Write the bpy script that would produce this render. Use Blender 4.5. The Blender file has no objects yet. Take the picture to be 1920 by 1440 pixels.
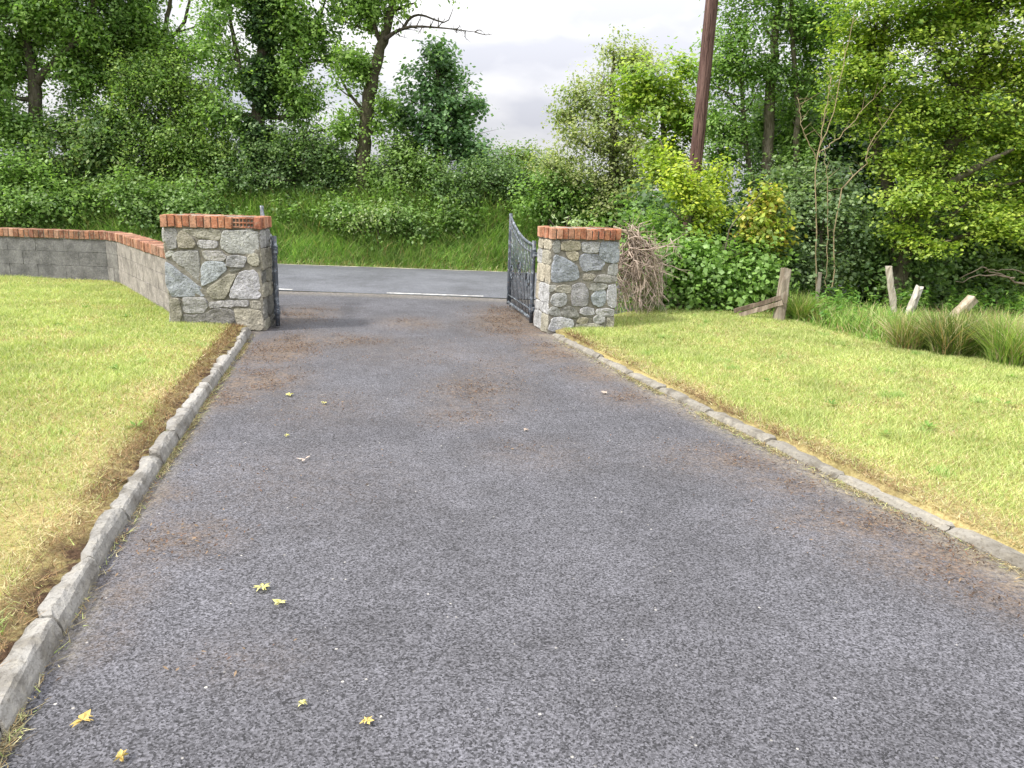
import bpy, math, random
import numpy as np
from mathutils import Matrix, Vector

sc = bpy.context.scene
COL = sc.collection

# ------------------------------------------------------------------ camera, world, sun, exposure
FOC, PITCH, ROLL, EYE = 1400.0, math.radians(14), math.radians(2), 1.6
cam = bpy.data.cameras.new("camera")
cam.sensor_width = 36.0
cam.lens = 36.0 * FOC / 1920.0
cam.clip_start, cam.clip_end = 0.05, 2000.0
cam_o = bpy.data.objects.new("camera", cam)
COL.objects.link(cam_o)
CM = Matrix.Rotation(math.pi / 2 - PITCH, 4, 'X') @ Matrix.Rotation(ROLL, 4, 'Z')
cam_o.matrix_world = Matrix.Translation((0, 0, EYE)) @ CM
sc.camera = cam_o

SUN_EL, SUN_DIR = math.radians(46), Vector((-0.90, -0.43, 0)).normalized()
to_sun = Vector((SUN_DIR.x * math.cos(SUN_EL), SUN_DIR.y * math.cos(SUN_EL), math.sin(SUN_EL)))
sun = bpy.data.lights.new("sun", 'SUN')
sun.energy, sun.angle, sun.color = 3.8, math.radians(6), (1.0, 0.955, 0.88)
sun_o = bpy.data.objects.new("sun", sun)
COL.objects.link(sun_o)
sun_o.rotation_euler = to_sun.to_track_quat('Z', 'Y').to_euler()

w = bpy.data.worlds.new("World")
sc.world = w
w.use_nodes = True
nt = w.node_tree
for n in list(nt.nodes): nt.nodes.remove(n)
N = lambda t, **k: nt_new(nt, t, **k)
def nt_new(tree, t, **k):
    n = tree.nodes.new(t)
    for a, b in k.items(): setattr(n, a, b)
    return n
sky = N('ShaderNodeTexSky', sky_type='NISHITA')
sky.sun_disc = False
sky.sun_elevation = SUN_EL
sky.sun_rotation = math.atan2(to_sun.x, to_sun.y)
bg1 = N('ShaderNodeBackground'); bg1.inputs['Strength'].default_value = 0.12
nt.links.new(sky.outputs[0], bg1.inputs['Color'])
tc = N('ShaderNodeTexCoord')
sep = N('ShaderNodeSeparateXYZ'); nt.links.new(tc.outputs['Generated'], sep.inputs[0])
mp = N('ShaderNodeMapping'); mp.inputs['Scale'].default_value = (1.0, 1.0, 2.2); mp.inputs['Location'].default_value = (0.35, 0.1, 0.0)
nt.links.new(tc.outputs['Generated'], mp.inputs[0])
cn = N('ShaderNodeTexNoise'); cn.inputs['Scale'].default_value = 4.2; cn.inputs['Detail'].default_value = 5; cn.inputs['Roughness'].default_value = 0.45
nt.links.new(mp.outputs[0], cn.inputs['Vector'])
cr = N('ShaderNodeValToRGB')
cr.color_ramp.elements[0].position = 0.45; cr.color_ramp.elements[0].color = (0.72, 0.735, 0.81, 1)
cr.color_ramp.elements[1].position = 0.57; cr.color_ramp.elements[1].color = (1.0, 1.0, 1.02, 1)
nt.links.new(cn.outputs[0], cr.inputs[0])
# overcast luminance: brighter towards the zenith
mz = N('ShaderNodeMath', operation='MULTIPLY_ADD'); mz.use_clamp = False
mz.inputs[1].default_value = 2.0; mz.inputs[2].default_value = 0.44
mxz = N('ShaderNodeMath', operation='MAXIMUM'); mxz.inputs[1].default_value = 0.0
nt.links.new(sep.outputs['Z'], mxz.inputs[0]); nt.links.new(mxz.outputs[0], mz.inputs[0])
bg2 = N('ShaderNodeBackground')
nt.links.new(cr.outputs[0], bg2.inputs['Color']); nt.links.new(mz.outputs[0], bg2.inputs['Strength'])
cn2 = N('ShaderNodeTexNoise'); cn2.inputs['Scale'].default_value = 2.0; cn2.inputs['Detail'].default_value = 4
nt.links.new(mp.outputs[0], cn2.inputs['Vector'])
cr2 = N('ShaderNodeValToRGB')
cr2.color_ramp.elements[0].position = 0.30; cr2.color_ramp.elements[0].color = (0.8, 0.8, 0.8, 1)
cr2.color_ramp.elements[1].position = 0.45; cr2.color_ramp.elements[1].color = (1, 1, 1, 1)
nt.links.new(cn2.outputs[0], cr2.inputs[0])
mix = N('ShaderNodeMixShader')
nt.links.new(cr2.outputs[0], mix.inputs[0]); nt.links.new(bg1.outputs[0], mix.inputs[1]); nt.links.new(bg2.outputs[0], mix.inputs[2])
out = N('ShaderNodeOutputWorld'); nt.links.new(mix.outputs[0], out.inputs[0])

sc.view_settings.view_transform = 'Standard'
sc.view_settings.look = 'None'
sc.view_settings.gamma = 1.0
sc.view_settings.exposure = 0.62
sc.cycles.max_bounces = 10
sc.cycles.diffuse_bounces = 6
sc.cycles.transmission_bounces = 6

# ------------------------------------------------------------------ survey helpers: photo bearings to places on the ground
M3 = np.array(CM.to_3x3())
def ray(px, py): return M3 @ np.array([(px - 960) / FOC, (720 - py) / FOC, -1.0])
def G(px, py, z=0.0):
    d = ray(px, py); t = (z - EYE) / d[2]
    return np.array([d[0] * t, d[1] * t, z])
def D(px, py, Y):
    d = ray(px, py)
    return d * (Y / d[1]) + np.array([0, 0, EYE])

def sm(a, b, x): t = np.clip((x - a) / (b - a), 0, 1); return t * t * (3 - 2 * t)

def vnoise(x, y, scale, seed=0):
    x = np.asarray(x, float) * scale; y = np.asarray(y, float) * scale
    xi, yi = np.floor(x), np.floor(y); fx, fy = x - xi, y - yi
    fx, fy = fx * fx * (3 - 2 * fx), fy * fy * (3 - 2 * fy)
    def h(a, b):
        v = np.sin(a * 127.1 + b * 311.7 + seed * 74.7) * 43758.5453
        return v - np.floor(v)
    return (h(xi, yi) * (1 - fx) + h(xi + 1, yi) * fx) * (1 - fy) + (h(xi, yi + 1) * (1 - fx) + h(xi + 1, yi + 1) * fx) * fy
def fbm(x, y, scale, seed=0):
    return 0.55 * vnoise(x, y, scale, seed) + 0.3 * vnoise(x, y, scale * 2.1, seed + 1) + 0.15 * vnoise(x, y, scale * 4.3, seed + 2)

# ------------------------------------------------------------------ mesh builder
class MB:
    def __init__(s): s.V, s.Q, s.T, s.CQ, s.CT, s.n = [], [], [], [], [], 0
    def add(s, V, quads=None, tris=None, col=(1, 1, 1)):
        V = np.asarray(V, float).reshape(-1, 3)
        for F, L, C in ((quads, s.Q, s.CQ), (tris, s.T, s.CT)):
            if F is not None and len(F):
                F = np.asarray(F, np.int64); L.append(F + s.n)
                c = np.asarray(col, float)
                C.append(np.broadcast_to(c, (len(F), 3)) if c.ndim == 1 else c)
        s.V.append(V); s.n += len(V)
    def build(s, name, mat, parent=None, smooth=False):
        V = np.concatenate(s.V) if s.V else np.zeros((0, 3))
        me = bpy.data.meshes.new(name)
        me.vertices.add(len(V)); me.vertices.foreach_set('co', V.astype(np.float32).ravel())
        Q = np.concatenate(s.Q) if s.Q else np.zeros((0, 4), np.int64)
        T = np.concatenate(s.T) if s.T else np.zeros((0, 3), np.int64)
        me.loops.add(Q.size + T.size)
        me.loops.foreach_set('vertex_index', np.concatenate([Q.ravel(), T.ravel()]).astype(np.int32))
        me.polygons.add(len(Q) + len(T))
        me.polygons.foreach_set('loop_start', np.concatenate([np.arange(len(Q)) * 4, Q.size + np.arange(len(T)) * 3]).astype(np.int32))
        me.polygons.foreach_set('use_smooth', np.full(len(Q) + len(T), bool(smooth)))
        C = np.concatenate((s.CQ or [np.zeros((0, 3))]) + (s.CT or [np.zeros((0, 3))]))
        at = me.attributes.new('Col', 'FLOAT_COLOR', 'FACE')
        at.data.foreach_set('color', np.concatenate([C, np.ones((len(C), 1))], 1).astype(np.float32).ravel())
        me.update(calc_edges=True)
        me.materials.append(mat)
        o = bpy.data.objects.new(name, me); COL.objects.link(o)
        if parent: o.parent = parent
        return o

def empty(name, loc=(0, 0, 0), rz=0):
    o = bpy.data.objects.new(name, None); o.location = loc; o.rotation_euler = (0, 0, rz)
    o.empty_display_size = 0.2; COL.objects.link(o); return o
def tag(o, label=None, cat=None, group=None, kind=None):
    for k, v in (('label', label), ('category', cat), ('group', group), ('kind', kind)):
        if v: o[k] = v
    return o

def tube(mb, P, R, k=8, col=(1, 1, 1), cap=True, rough=0.0, rng=None):
    P = np.asarray(P, float); n = len(P); R = np.broadcast_to(np.asarray(R, float), (n,))
    T = np.gradient(P, axis=0); T /= np.linalg.norm(T, axis=1, keepdims=True) + 1e-9
    ref = np.array([0.13, 1, 0.07]) if abs(T[0] @ np.array([0.13, 1, 0.07])) < 0.9 else np.array([1, 0, 0.1])
    V = []
    for i in range(n):
        a = np.cross(T[i], ref); a /= np.linalg.norm(a); b = np.cross(T[i], a)
        th = np.arange(k) * 2 * math.pi / k
        rr = R[i] * (1 + (rng.normal(0, rough, k) if rough else 0))
        V.append(P[i] + np.outer(np.cos(th) * rr, a) + np.outer(np.sin(th) * rr, b))
    V = np.concatenate(V)
    i = np.arange(n - 1)[:, None] * k; j = np.arange(k)[None]; j2 = (j + 1) % k
    Q = np.stack([i + j, i + j2, i + k + j2, i + k + j], -1).reshape(-1, 4)
    tris = []
    if cap:
        V = np.concatenate([V, P[:1], P[-1:]])
        c0, c1 = n * k, n * k + 1
        for q in range(k):
            tris.append((c0, (q + 1) % k, q)); tris.append((c1, (n - 1) * k + q, (n - 1) * k + (q + 1) % k))
    mb.add(V, Q, tris, col)

def twigs(mb, A, B, r0, r1, col):
    A = np.asarray(A, float); B = np.asarray(B, float); m = len(A)
    if not m: return
    t = B - A; t /= np.linalg.norm(t, axis=1, keepdims=True) + 1e-9
    a = np.cross(t, np.array([0.3, 0.9, 0.2])); a /= np.linalg.norm(a, axis=1, keepdims=True) + 1e-9
    b = np.cross(t, a)
    r0 = np.broadcast_to(r0, (m,))[:, None]; r1 = np.broadcast_to(r1, (m,))[:, None]
    V = []
    for P, r in ((A, r0), (B, r1)):
        for th in (0, 2.094, 4.189): V.append(P + a * (math.cos(th) * r) + b * (math.sin(th) * r))
    V = np.stack(V, 1).reshape(-1, 3)
    o = (np.arange(m) * 6)[:, None]
    Q = np.concatenate([o + np.array([[0, 1, 4, 3]]), o + np.array([[1, 2, 5, 4]]), o + np.array([[2, 0, 3, 5]])])
    mb.add(V, Q, None, col)

def box(mb, c, s, rz=0.0, col=(1, 1, 1), jit=0.0, rng=None, R=None):
    s = np.asarray(s, float) / 2
    V = np.array([(x, y, z) for z in (-1, 1) for y in (-1, 1) for x in (-1, 1)], float) * s
    if jit: V += rng.normal(0, jit, V.shape)
    if R is None: ca, sa = math.cos(rz), math.sin(rz); R = np.array([[ca, -sa, 0], [sa, ca, 0], [0, 0, 1]])
    V = V @ np.asarray(R).T + np.asarray(c, float)
    mb.add(V, [(0, 2, 3, 1), (4, 5, 7, 6), (0, 1, 5, 4), (2, 6, 7, 3), (0, 4, 6, 2), (1, 3, 7, 5)], None, col)

def leaves(mb, P, Nrm, L, W, col, rng, droop=0.3):
    m = len(P)
    d = rng.normal(0, 1, (m, 3)); d[:, 2] -= droop
    Nrm = Nrm / (np.linalg.norm(Nrm, axis=1, keepdims=True) + 1e-9)
    d -= Nrm * np.sum(d * Nrm, 1, keepdims=True); d /= np.linalg.norm(d, axis=1, keepdims=True) + 1e-9
    s = np.cross(Nrm, d)
    k = rng.uniform(0.45, 1.35, (m, 1)); L = L * k; W = W * k
    V = np.stack([P, P + d * L * 0.45 + s * W / 2 - Nrm * W * 0.12, P + d * L - Nrm * L * 0.15, P + d * L * 0.45 - s * W / 2 - Nrm * W * 0.12], 1).reshape(-1, 3)
    Q = np.arange(m * 4).reshape(m, 4)
    mb.add(V, Q, None, col)

def blades(mb, base, h, lean, wid, col, rng, seg=1, lean_dir=None, curl=1.6):
    """grass blades: base (m,3), height h, horizontal lean, width"""
    m = len(base); th = rng.uniform(0, 2 * math.pi, m)
    dirn = np.stack([np.cos(th), np.sin(th), np.zeros(m)], 1)
    if lean_dir is not None: dirn = dirn * 0.7 + np.asarray(lean_dir); dirn /= np.linalg.norm(dirn, axis=1, keepdims=True)
    ph = rng.uniform(0, 2 * math.pi, m)
    side = np.stack([np.cos(ph), np.sin(ph), np.zeros(m)], 1)
    h = np.broadcast_to(h, (m,))[:, None]; lean = np.broadcast_to(lean, (m,))[:, None]; wid = np.broadcast_to(wid, (m,))[:, None]
    rows = []
    for i in range(seg + 1):
        t = i / seg
        c = base + dirn * lean * t ** curl + np.array([0, 0, 1.0]) * h * (t - 0.25 * (lean / (h + 1e-6)).clip(0, 1.2) * t * t)
        if i == seg: rows.append(c[:, None])
        else: rows.append(np.stack([c - side * wid / 2 * (1 - 0.5 * t), c + side * wid / 2 * (1 - 0.5 * t)], 1))
    V = np.concatenate(rows, 1); n = V.shape[1]
    o = (np.arange(m) * n)[:, None]
    Q = [o + np.array([[2 * i, 2 * i + 1, 2 * i + 3, 2 * i + 2]]) for i in range(seg - 1)]
    T = o + np.array([[2 * seg - 2, 2 * seg - 1, 2 * seg]])
    col = np.broadcast_to(np.asarray(col, float), (m, 3))
    if Q: mb.add(V.reshape(-1, 3), np.stack(Q, 1).reshape(-1, 4), T, np.zeros(3)); mb.CQ[-1] = np.repeat(col, seg - 1, 0); mb.CT[-1] = col
    else: mb.add(V.reshape(-1, 3), None, T, col)

# ------------------------------------------------------------------ materials
def newmat(name):
    m = bpy.data.materials.new(name); m.use_nodes = True
    t = m.node_tree
    for n in list(t.nodes): t.nodes.remove(n)
    o = t.nodes.new('ShaderNodeOutputMaterial'); p = t.nodes.new('ShaderNodeBsdfPrincipled')
    t.links.new(p.outputs[0], o.inputs[0])
    return m, t, p, o
def mixc(t, fac, a, b, blend='MIX'):
    n = t.nodes.new('ShaderNodeMix'); n.data_type = 'RGBA'; n.blend_type = blend
    for s, v in ((n.inputs[0], fac), (n.inputs[6], a), (n.inputs[7], b)):
        if hasattr(v, 'links') or hasattr(v, 'is_linked'): t.links.new(v, s)
        else: s.default_value = v if not isinstance(v, tuple) else (*v[:3], 1)
    return n.outputs[2]
def noise(t, scale, detail=4, rough=0.55, coord=None, stretch=None):
    c = coord
    if c is None:
        tcn = t.nodes.new('ShaderNodeTexCoord'); c = tcn.outputs['Object']
    if stretch:
        mpn = t.nodes.new('ShaderNodeMapping'); mpn.inputs['Scale'].default_value = stretch; t.links.new(c, mpn.inputs[0]); c = mpn.outputs[0]
    n = t.nodes.new('ShaderNodeTexNoise'); n.inputs['Scale'].default_value = scale; n.inputs['Detail'].default_value = detail; n.inputs['Roughness'].default_value = rough
    t.links.new(c, n.inputs['Vector'])
    return n.outputs[0]
def ramp(t, v, lo, hi, a=(0, 0, 0), b=(1, 1, 1)):
    r = t.nodes.new('ShaderNodeValToRGB'); e = r.color_ramp.elements
    e[0].position, e[1].position = lo, hi; e[0].color, e[1].color = (*a, 1), (*b, 1)
    t.links.new(v, r.inputs[0]); return r.outputs[0]
def attr(t, name):
    a = t.nodes.new('ShaderNodeAttribute'); a.attribute_name = name; return a
def bump(t, p, h, strength, dist):
    b = t.nodes.new('ShaderNodeBump'); b.inputs['Strength'].default_value = strength; b.inputs['Distance'].default_value = dist
    t.links.new(h, b.inputs['Height']); t.links.new(b.outputs[0], p.inputs['Normal'])

def surface_mat(name, base=None, spots=(), bumps=(40, 0.5, 0.01), rough=0.85, spec=0.25, stretch=None):
    """base colour (or the Col attribute), then spots = (scale, lo, hi, colour, amount)"""
    m, t, p, o = newmat(name)
    c = attr(t, 'Col').outputs['Color'] if base is None else None
    if c is None:
        rgb = t.nodes.new('ShaderNodeRGB'); rgb.outputs[0].default_value = (*base, 1); c = rgb.outputs[0]
    for sca, lo, hi, colr, amt, blend in spots:
        f = ramp(t, noise(t, sca, 5, 0.6, stretch=stretch), lo, hi, (0, 0, 0), (amt, amt, amt))
        c = mixc(t, f, c, colr, blend)
    t.links.new(c, p.inputs['Base Color'])
    p.inputs['Roughness'].default_value = rough; p.inputs['Specular IOR Level'].default_value = spec
    if bumps: bump(t, p, noise(t, bumps[0], 6, 0.65, stretch=stretch), bumps[1], bumps[2])
    return m

def leaf_mat(name, trans=0.35, rough=0.42, spec=0.45):
    m, t, p, o = newmat(name)
    c = attr(t, 'Col').outputs['Color']
    t.links.new(c, p.inputs['Base Color']); p.inputs['Roughness'].default_value = rough; p.inputs['Specular IOR Level'].default_value = spec
    tr = t.nodes.new('ShaderNodeBsdfTranslucent')
    t.links.new(mixc(t, 1.0, c, (1.15, 1.28, 0.65), 'MULTIPLY'), tr.inputs[0])
    mx = t.nodes.new('ShaderNodeMixShader'); mx.inputs[0].default_value = trans
    t.links.new(p.outputs[0], mx.inputs[1]); t.links.new(tr.outputs[0], mx.inputs[2]); t.links.new(mx.outputs[0], o.inputs[0])
    return m

M_LEAF = leaf_mat('foliage', 0.48)
M_GRASS = leaf_mat('grass_blades', 0.30, 0.6, 0.2)
M_BARK = surface_mat('bark', None, ((9, 0.4, 0.62, (0.55, 0.62, 0.42), 0.6, 'MULTIPLY'), (30, 0.45, 0.6, (0.5, 0.48, 0.45), 0.7, 'MULTIPLY')), (25, 0.8, 0.03), 0.9, 0.1, (1, 1, 0.35))
M_STONE = surface_mat('rubble_stone', None, ((9, 0.45, 0.62, (0.62, 0.62, 0.60), 0.8, 'MULTIPLY'), (26, 0.52, 0.64, (1.45, 1.45, 1.42), 0.6, 'MULTIPLY'), (60, 0.54, 0.64, (0.38, 0.38, 0.36), 0.75, 'MULTIPLY')), (34, 1.0, 0.035), 0.9, 0.2)
M_MORTAR = surface_mat('mortar', (0.235, 0.222, 0.19), ((7, 0.42, 0.6, (0.55, 0.54, 0.5), 0.8, 'MULTIPLY'), (30, 0.5, 0.65, (1.5, 1.45, 1.35), 0.5, 'MULTIPLY')), (55, 0.9, 0.012), 0.95, 0.15)
M_BRICK = surface_mat('red_brick', None, ((9, 0.42, 0.60, (0.42, 0.42, 0.42), 0.75, 'MULTIPLY'), (38, 0.52, 0.62, (0.40, 0.36, 0.27), 0.25, 'MIX'), (60, 0.5, 0.62, (0.45, 0.45, 0.45), 0.6, 'MULTIPLY')), (80, 0.6, 0.006), 0.9, 0.2)
M_BLOCK = surface_mat('concrete_block', None, ((5, 0.42, 0.62, (0.5, 0.5, 0.5), 0.75, 'MULTIPLY'), (26, 0.5, 0.62, (1.5, 1.5, 1.48), 0.5, 'MULTIPLY'), (70, 0.5, 0.62, (0.45, 0.45, 0.44), 0.6, 'MULTIPLY')), (60, 0.9, 0.012), 0.95, 0.15)
M_KERB = surface_mat('kerb_concrete', None, ((4, 0.50, 0.62, (0.50, 0.48, 0.45), 0.8, 'MULTIPLY'), (19, 0.52, 0.62, (1.3, 1.28, 1.22), 0.6, 'MULTIPLY'), (60, 0.54, 0.64, (0.55, 0.53, 0.50), 0.6, 'MULTIPLY')), (55, 0.8, 0.012), 0.95, 0.15)
M_WOOD = surface_mat('weathered_wood', None, ((18, 0.42, 0.6, (0.5, 0.46, 0.42), 0.8, 'MULTIPLY'), (50, 0.5, 0.62, (1.35, 1.3, 1.25), 0.5, 'MULTIPLY')), (40, 0.9, 0.012), 0.9, 0.15, (1, 1, 0.15))
M_POLE = surface_mat('creosoted_wood', (0.13, 0.080, 0.068), ((30, 0.40, 0.58, (0.5, 0.45, 0.44), 0.9, 'MULTIPLY'), (75, 0.5, 0.60, (1.7, 1.65, 1.65), 0.6, 'MULTIPLY'), (90, 0.56, 0.60, (0.25, 0.22, 0.22), 0.9, 'MULTIPLY')), (60, 1.0, 0.012), 0.85, 0.2, (1, 1, 0.05))
M_IRON = surface_mat('worn_painted_iron', (0.055, 0.066, 0.082), ((16, 0.52, 0.62, (0.34, 0.38, 0.42), 0.6, 'MIX'), (40, 0.58, 0.66, (0.16, 0.09, 0.05), 0.8, 'MIX')), (60, 0.4, 0.004), 0.5, 0.5)
M_TWIG = surface_mat('dead_twig', None, ((30, 0.45, 0.6, (0.7, 0.62, 0.58), 0.6, 'MULTIPLY'),), (60, 0.5, 0.005), 0.9, 0.1)
M_PAINT = surface_mat('road_paint', (0.62, 0.62, 0.60), ((12, 0.42, 0.56, (0.45, 0.44, 0.42), 0.9, 'MULTIPLY'),), (150, 0.4, 0.003), 0.8, 0.2)
M_EDGE = surface_mat('faded_yellow_paint', (0.46, 0.43, 0.34), ((5, 0.42, 0.58, (0.5, 0.5, 0.52), 0.9, 'MULTIPLY'),), (150, 0.4, 0.003), 0.9, 0.2)
M_LITTER = surface_mat('dry_litter', None, (), None, 0.9, 0.1)
M_YLEAF = leaf_mat('yellow_leaf', 0.2, 0.7)

def asphalt(name, base, stain_attr, chip=170.0, contrast=1.0):
    m, t, p, o = newmat(name)
    tcn = t.nodes.new('ShaderNodeTexCoord'); oc = tcn.outputs['Object']
    vor = t.nodes.new('ShaderNodeTexVoronoi'); vor.inputs['Scale'].default_value = chip; t.links.new(oc, vor.inputs['Vector'])
    sepc = t.nodes.new('ShaderNodeSeparateColor'); t.links.new(vor.outputs['Color'], sepc.inputs[0])
    k = contrast
    chipc = ramp(t, sepc.outputs[0], 0.05, 0.98, tuple(b * (1 - 0.62 * k) for b in base), tuple(b * (1 + 0.80 * k) for b in base))
    fine = ramp(t, noise(t, 85, 2, 0.6, oc), 0.3, 0.7, (0.68, 0.68, 0.68), (1.32, 1.32, 1.32))
    c = mixc(t, 1.0, chipc, fine, 'MULTIPLY')
    big = ramp(t, noise(t, 0.9, 5, 0.6, oc), 0.3, 0.7, (0.74, 0.735, 0.735), (1.20, 1.20, 1.215))
    c = mixc(t, 1.0, c, big, 'MULTIPLY')
    mid = ramp(t, noise(t, 5, 4, 0.6, oc), 0.3, 0.7, (0.88, 0.875, 0.87), (1.10, 1.10, 1.11))
    c = mixc(t, 1.0, c, mid, 'MULTIPLY')
    # white stones here and there
    wv = t.nodes.new('ShaderNodeTexVoronoi'); wv.inputs['Scale'].default_value = 60; t.links.new(oc, wv.inputs['Vector'])
    ws = t.nodes.new('ShaderNodeSeparateColor'); t.links.new(wv.outputs['Color'], ws.inputs[0])
    wf = ramp(t, ws.outputs[1], 0.9955, 0.997)
    wd = ramp(t, wv.outputs['Distance'], 0.28, 0.34, (1, 1, 1), (0, 0, 0))
    c = mixc(t, mixc(t, 1.0, wf, wd, 'MULTIPLY'), c, (0.42, 0.40, 0.36))
    if stain_attr:
        st = attr(t, 'stain')
        f = t.nodes.new('ShaderNodeMath'); f.operation = 'MULTIPLY'; f.use_clamp = True
        t.links.new(st.outputs['Fac'], f.inputs[0]); t.links.new(mixc(t, 1.0, ramp(t, noise(t, 11, 7, 0.8, oc), 0.36, 0.54), ramp(t, noise(t, 75, 3, 0.8, oc), 0.37, 0.53, (0.25, 0.25, 0.25)), 'MULTIPLY'), f.inputs[1])
        c = mixc(t, f.outputs[0], c, mixc(t, ramp(t, noise(t, 40, 3, 0.7, oc), 0.35, 0.65), (0.05, 0.036, 0.028), (0.20, 0.15, 0.11)))
        # dust at the edges
        du = attr(t, 'dust'); g = t.nodes.new('ShaderNodeMath'); g.operation = 'MULTIPLY'; g.use_clamp = True
        t.links.new(du.outputs['Fac'], g.inputs[0]); t.links.new(ramp(t, noise(t, 20, 5, 0.7, oc), 0.35, 0.62), g.inputs[1])
        c = mixc(t, g.outputs[0], c, (0.26, 0.225, 0.165))
    t.links.new(c, p.inputs['Base Color']); p.inputs['Roughness'].default_value = 0.85; p.inputs['Specular IOR Level'].default_value = 0.3
    bump(t, p, vor.outputs['Distance'], 0.55, 0.004)
    return m

M_DRIVE = asphalt('driveway_chippings', (0.075, 0.0742, 0.0805), True, 165.0, 1.1)
M_ROAD = asphalt('road_asphalt', (0.108, 0.112, 0.122), False, 120, 0.5)

def soil_mat(name):
    m, t, p, o = newmat(name)
    dry, soil = attr(t, 'dry'), attr(t, 'soil')
    green = mixc(t, ramp(t, noise(t, 30, 4, 0.7), 0.35, 0.65), (0.15, 0.17, 0.035), (0.30, 0.29, 0.09))
    straw = mixc(t, ramp(t, noise(t, 45, 4, 0.7), 0.35, 0.65), (0.28, 0.21, 0.09), (0.48, 0.40, 0.19))
    f1 = t.nodes.new('ShaderNodeMath'); f1.operation = 'MULTIPLY'; f1.use_clamp = True; f1.inputs[1].default_value = 1.0
    t.links.new(dry.outputs['Fac'], f1.inputs[0])
    c = mixc(t, f1.outputs[0], green, straw)
    earth = mixc(t, ramp(t, noise(t, 35, 5, 0.7), 0.35, 0.65), (0.028, 0.017, 0.011), (0.115, 0.072, 0.045))
    f2 = t.nodes.new('ShaderNodeMath'); f2.operation = 'MULTIPLY'; f2.use_clamp = True
    t.links.new(soil.outputs['Fac'], f2.inputs[0]); t.links.new(ramp(t, noise(t, 9, 5, 0.7), 0.33, 0.55), f2.inputs[1])
    c = mixc(t, f2.outputs[0], c, earth)
    t.links.new(c, p.inputs['Base Color']); p.inputs['Roughness'].default_value = 0.95; p.inputs['Specular IOR Level'].default_value = 0.1
    bump(t, p, noise(t, 60, 5, 0.7), 0.8, 0.02)
    return m
M_TURF = soil_mat('turf')
M_GROUND = surface_mat('rough_ground', (0.045, 0.06, 0.018), ((0.7, 0.4, 0.6, (0.09, 0.075, 0.03), 0.6, 'MIX'), (8, 0.4, 0.6, (0.5, 0.5, 0.5), 0.6, 'MULTIPLY')), (10, 0.8, 0.05), 0.95, 0.1)

# ------------------------------------------------------------------ survey of the driveway edges
LK = np.array([(-1.43, 1.81), (-1.51, 2.05), (-1.57, 2.30), (-1.66, 2.60), (-1.74, 2.90), (-1.80, 3.16), (-1.87, 3.50), (-1.99, 3.97), (-2.12, 4.55), (-2.28, 5.22), (-2.50, 6.23), (-2.81, 7.59), (-2.97, 8.34)])
RK = np.array([(0.44, 8.9), (0.75, 7.90), (1.14, 6.75), (1.36, 6.05), (1.55, 5.55), (1.71, 5.09), (1.90, 4.53), (2.06, 4.03), (2.18, 3.70), (2.31, 3.40), (2.42, 3.10)])[::-1]
pl = np.polyfit(LK[:, 1], LK[:, 0], 3); pr_ = np.polyfit(RK[:, 1], RK[:, 0], 3)
def edge(poly, y, lo, hi):
    y = np.asarray(y, float); yc = np.clip(y, lo, hi); d = np.polyval(np.polyder(poly), yc)
    return np.polyval(poly, yc) + d * (y - yc)
def xl(y): return edge(pl, y, 1.9, 8.34)
def xr(y): return edge(pr_, y, 3.1, 8.9)

def bank(x, y):
    b = 1.0 * sm(16.75, 18.6, y) * (0.9 + 0.25 * vnoise(x, y, 0.3, 4))
    return b - 0.4 * sm(24, 60, y)
LAWN_Z = 0.085
def lawnz(x, y): return LAWN_Z + 0.04 * sm(0.3, 3, np.minimum(np.abs(x - xl(y)), np.abs(x - xr(y)))) + 0.02 * (vnoise(x, y, 1.3, 7) - 0.5)

def grid_mesh(name, X, Y, Z, mat, attrs=None, drop=None, smooth=True):
    ny, nx = X.shape
    mb = MB(); idx = np.arange(nx * ny).reshape(ny, nx)
    Q = np.stack([idx[:-1, :-1], idx[:-1, 1:], idx[1:, 1:], idx[1:, :-1]], -1).reshape(-1, 4)
    if drop is not None: Q = Q[~drop.ravel()]
    mb.add(np.stack([X, Y, Z], -1).reshape(-1, 3), Q)
    o = mb.build(name, mat, None, smooth)
    for k, v in (attrs or {}).items():
        a = o.data.attributes.new(k, 'FLOAT', 'POINT'); a.data.foreach_set('value', np.asarray(v, np.float32).ravel())
    return o

# ground: one sheet out to the horizon, with the far-side bank
gx = np.concatenate([[-900, -400, -180, -90, -50, -35], np.arange(-28, 28.01, 0.5), [35, 50, 90, 180, 400, 900]])
gy = np.concatenate([[-500, -200, -80, -30, -12, -6, 0, 4, 8, 12, 16.2, 16.6], np.arange(16.8, 24, 0.25), [26, 30, 40, 60, 100, 200, 400, 900]])
GX, GY = np.meshgrid(gx, gy)
GZ = np.where(GY > 16.5, bank(GX, GY) - 0.03, -0.06) + 0.06 * (vnoise(GX, GY, 1.1, 3) - 0.5) * (GY > 16.9)
tag(grid_mesh('ground', GX, GY, GZ, M_GROUND), kind='structure')

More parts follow.
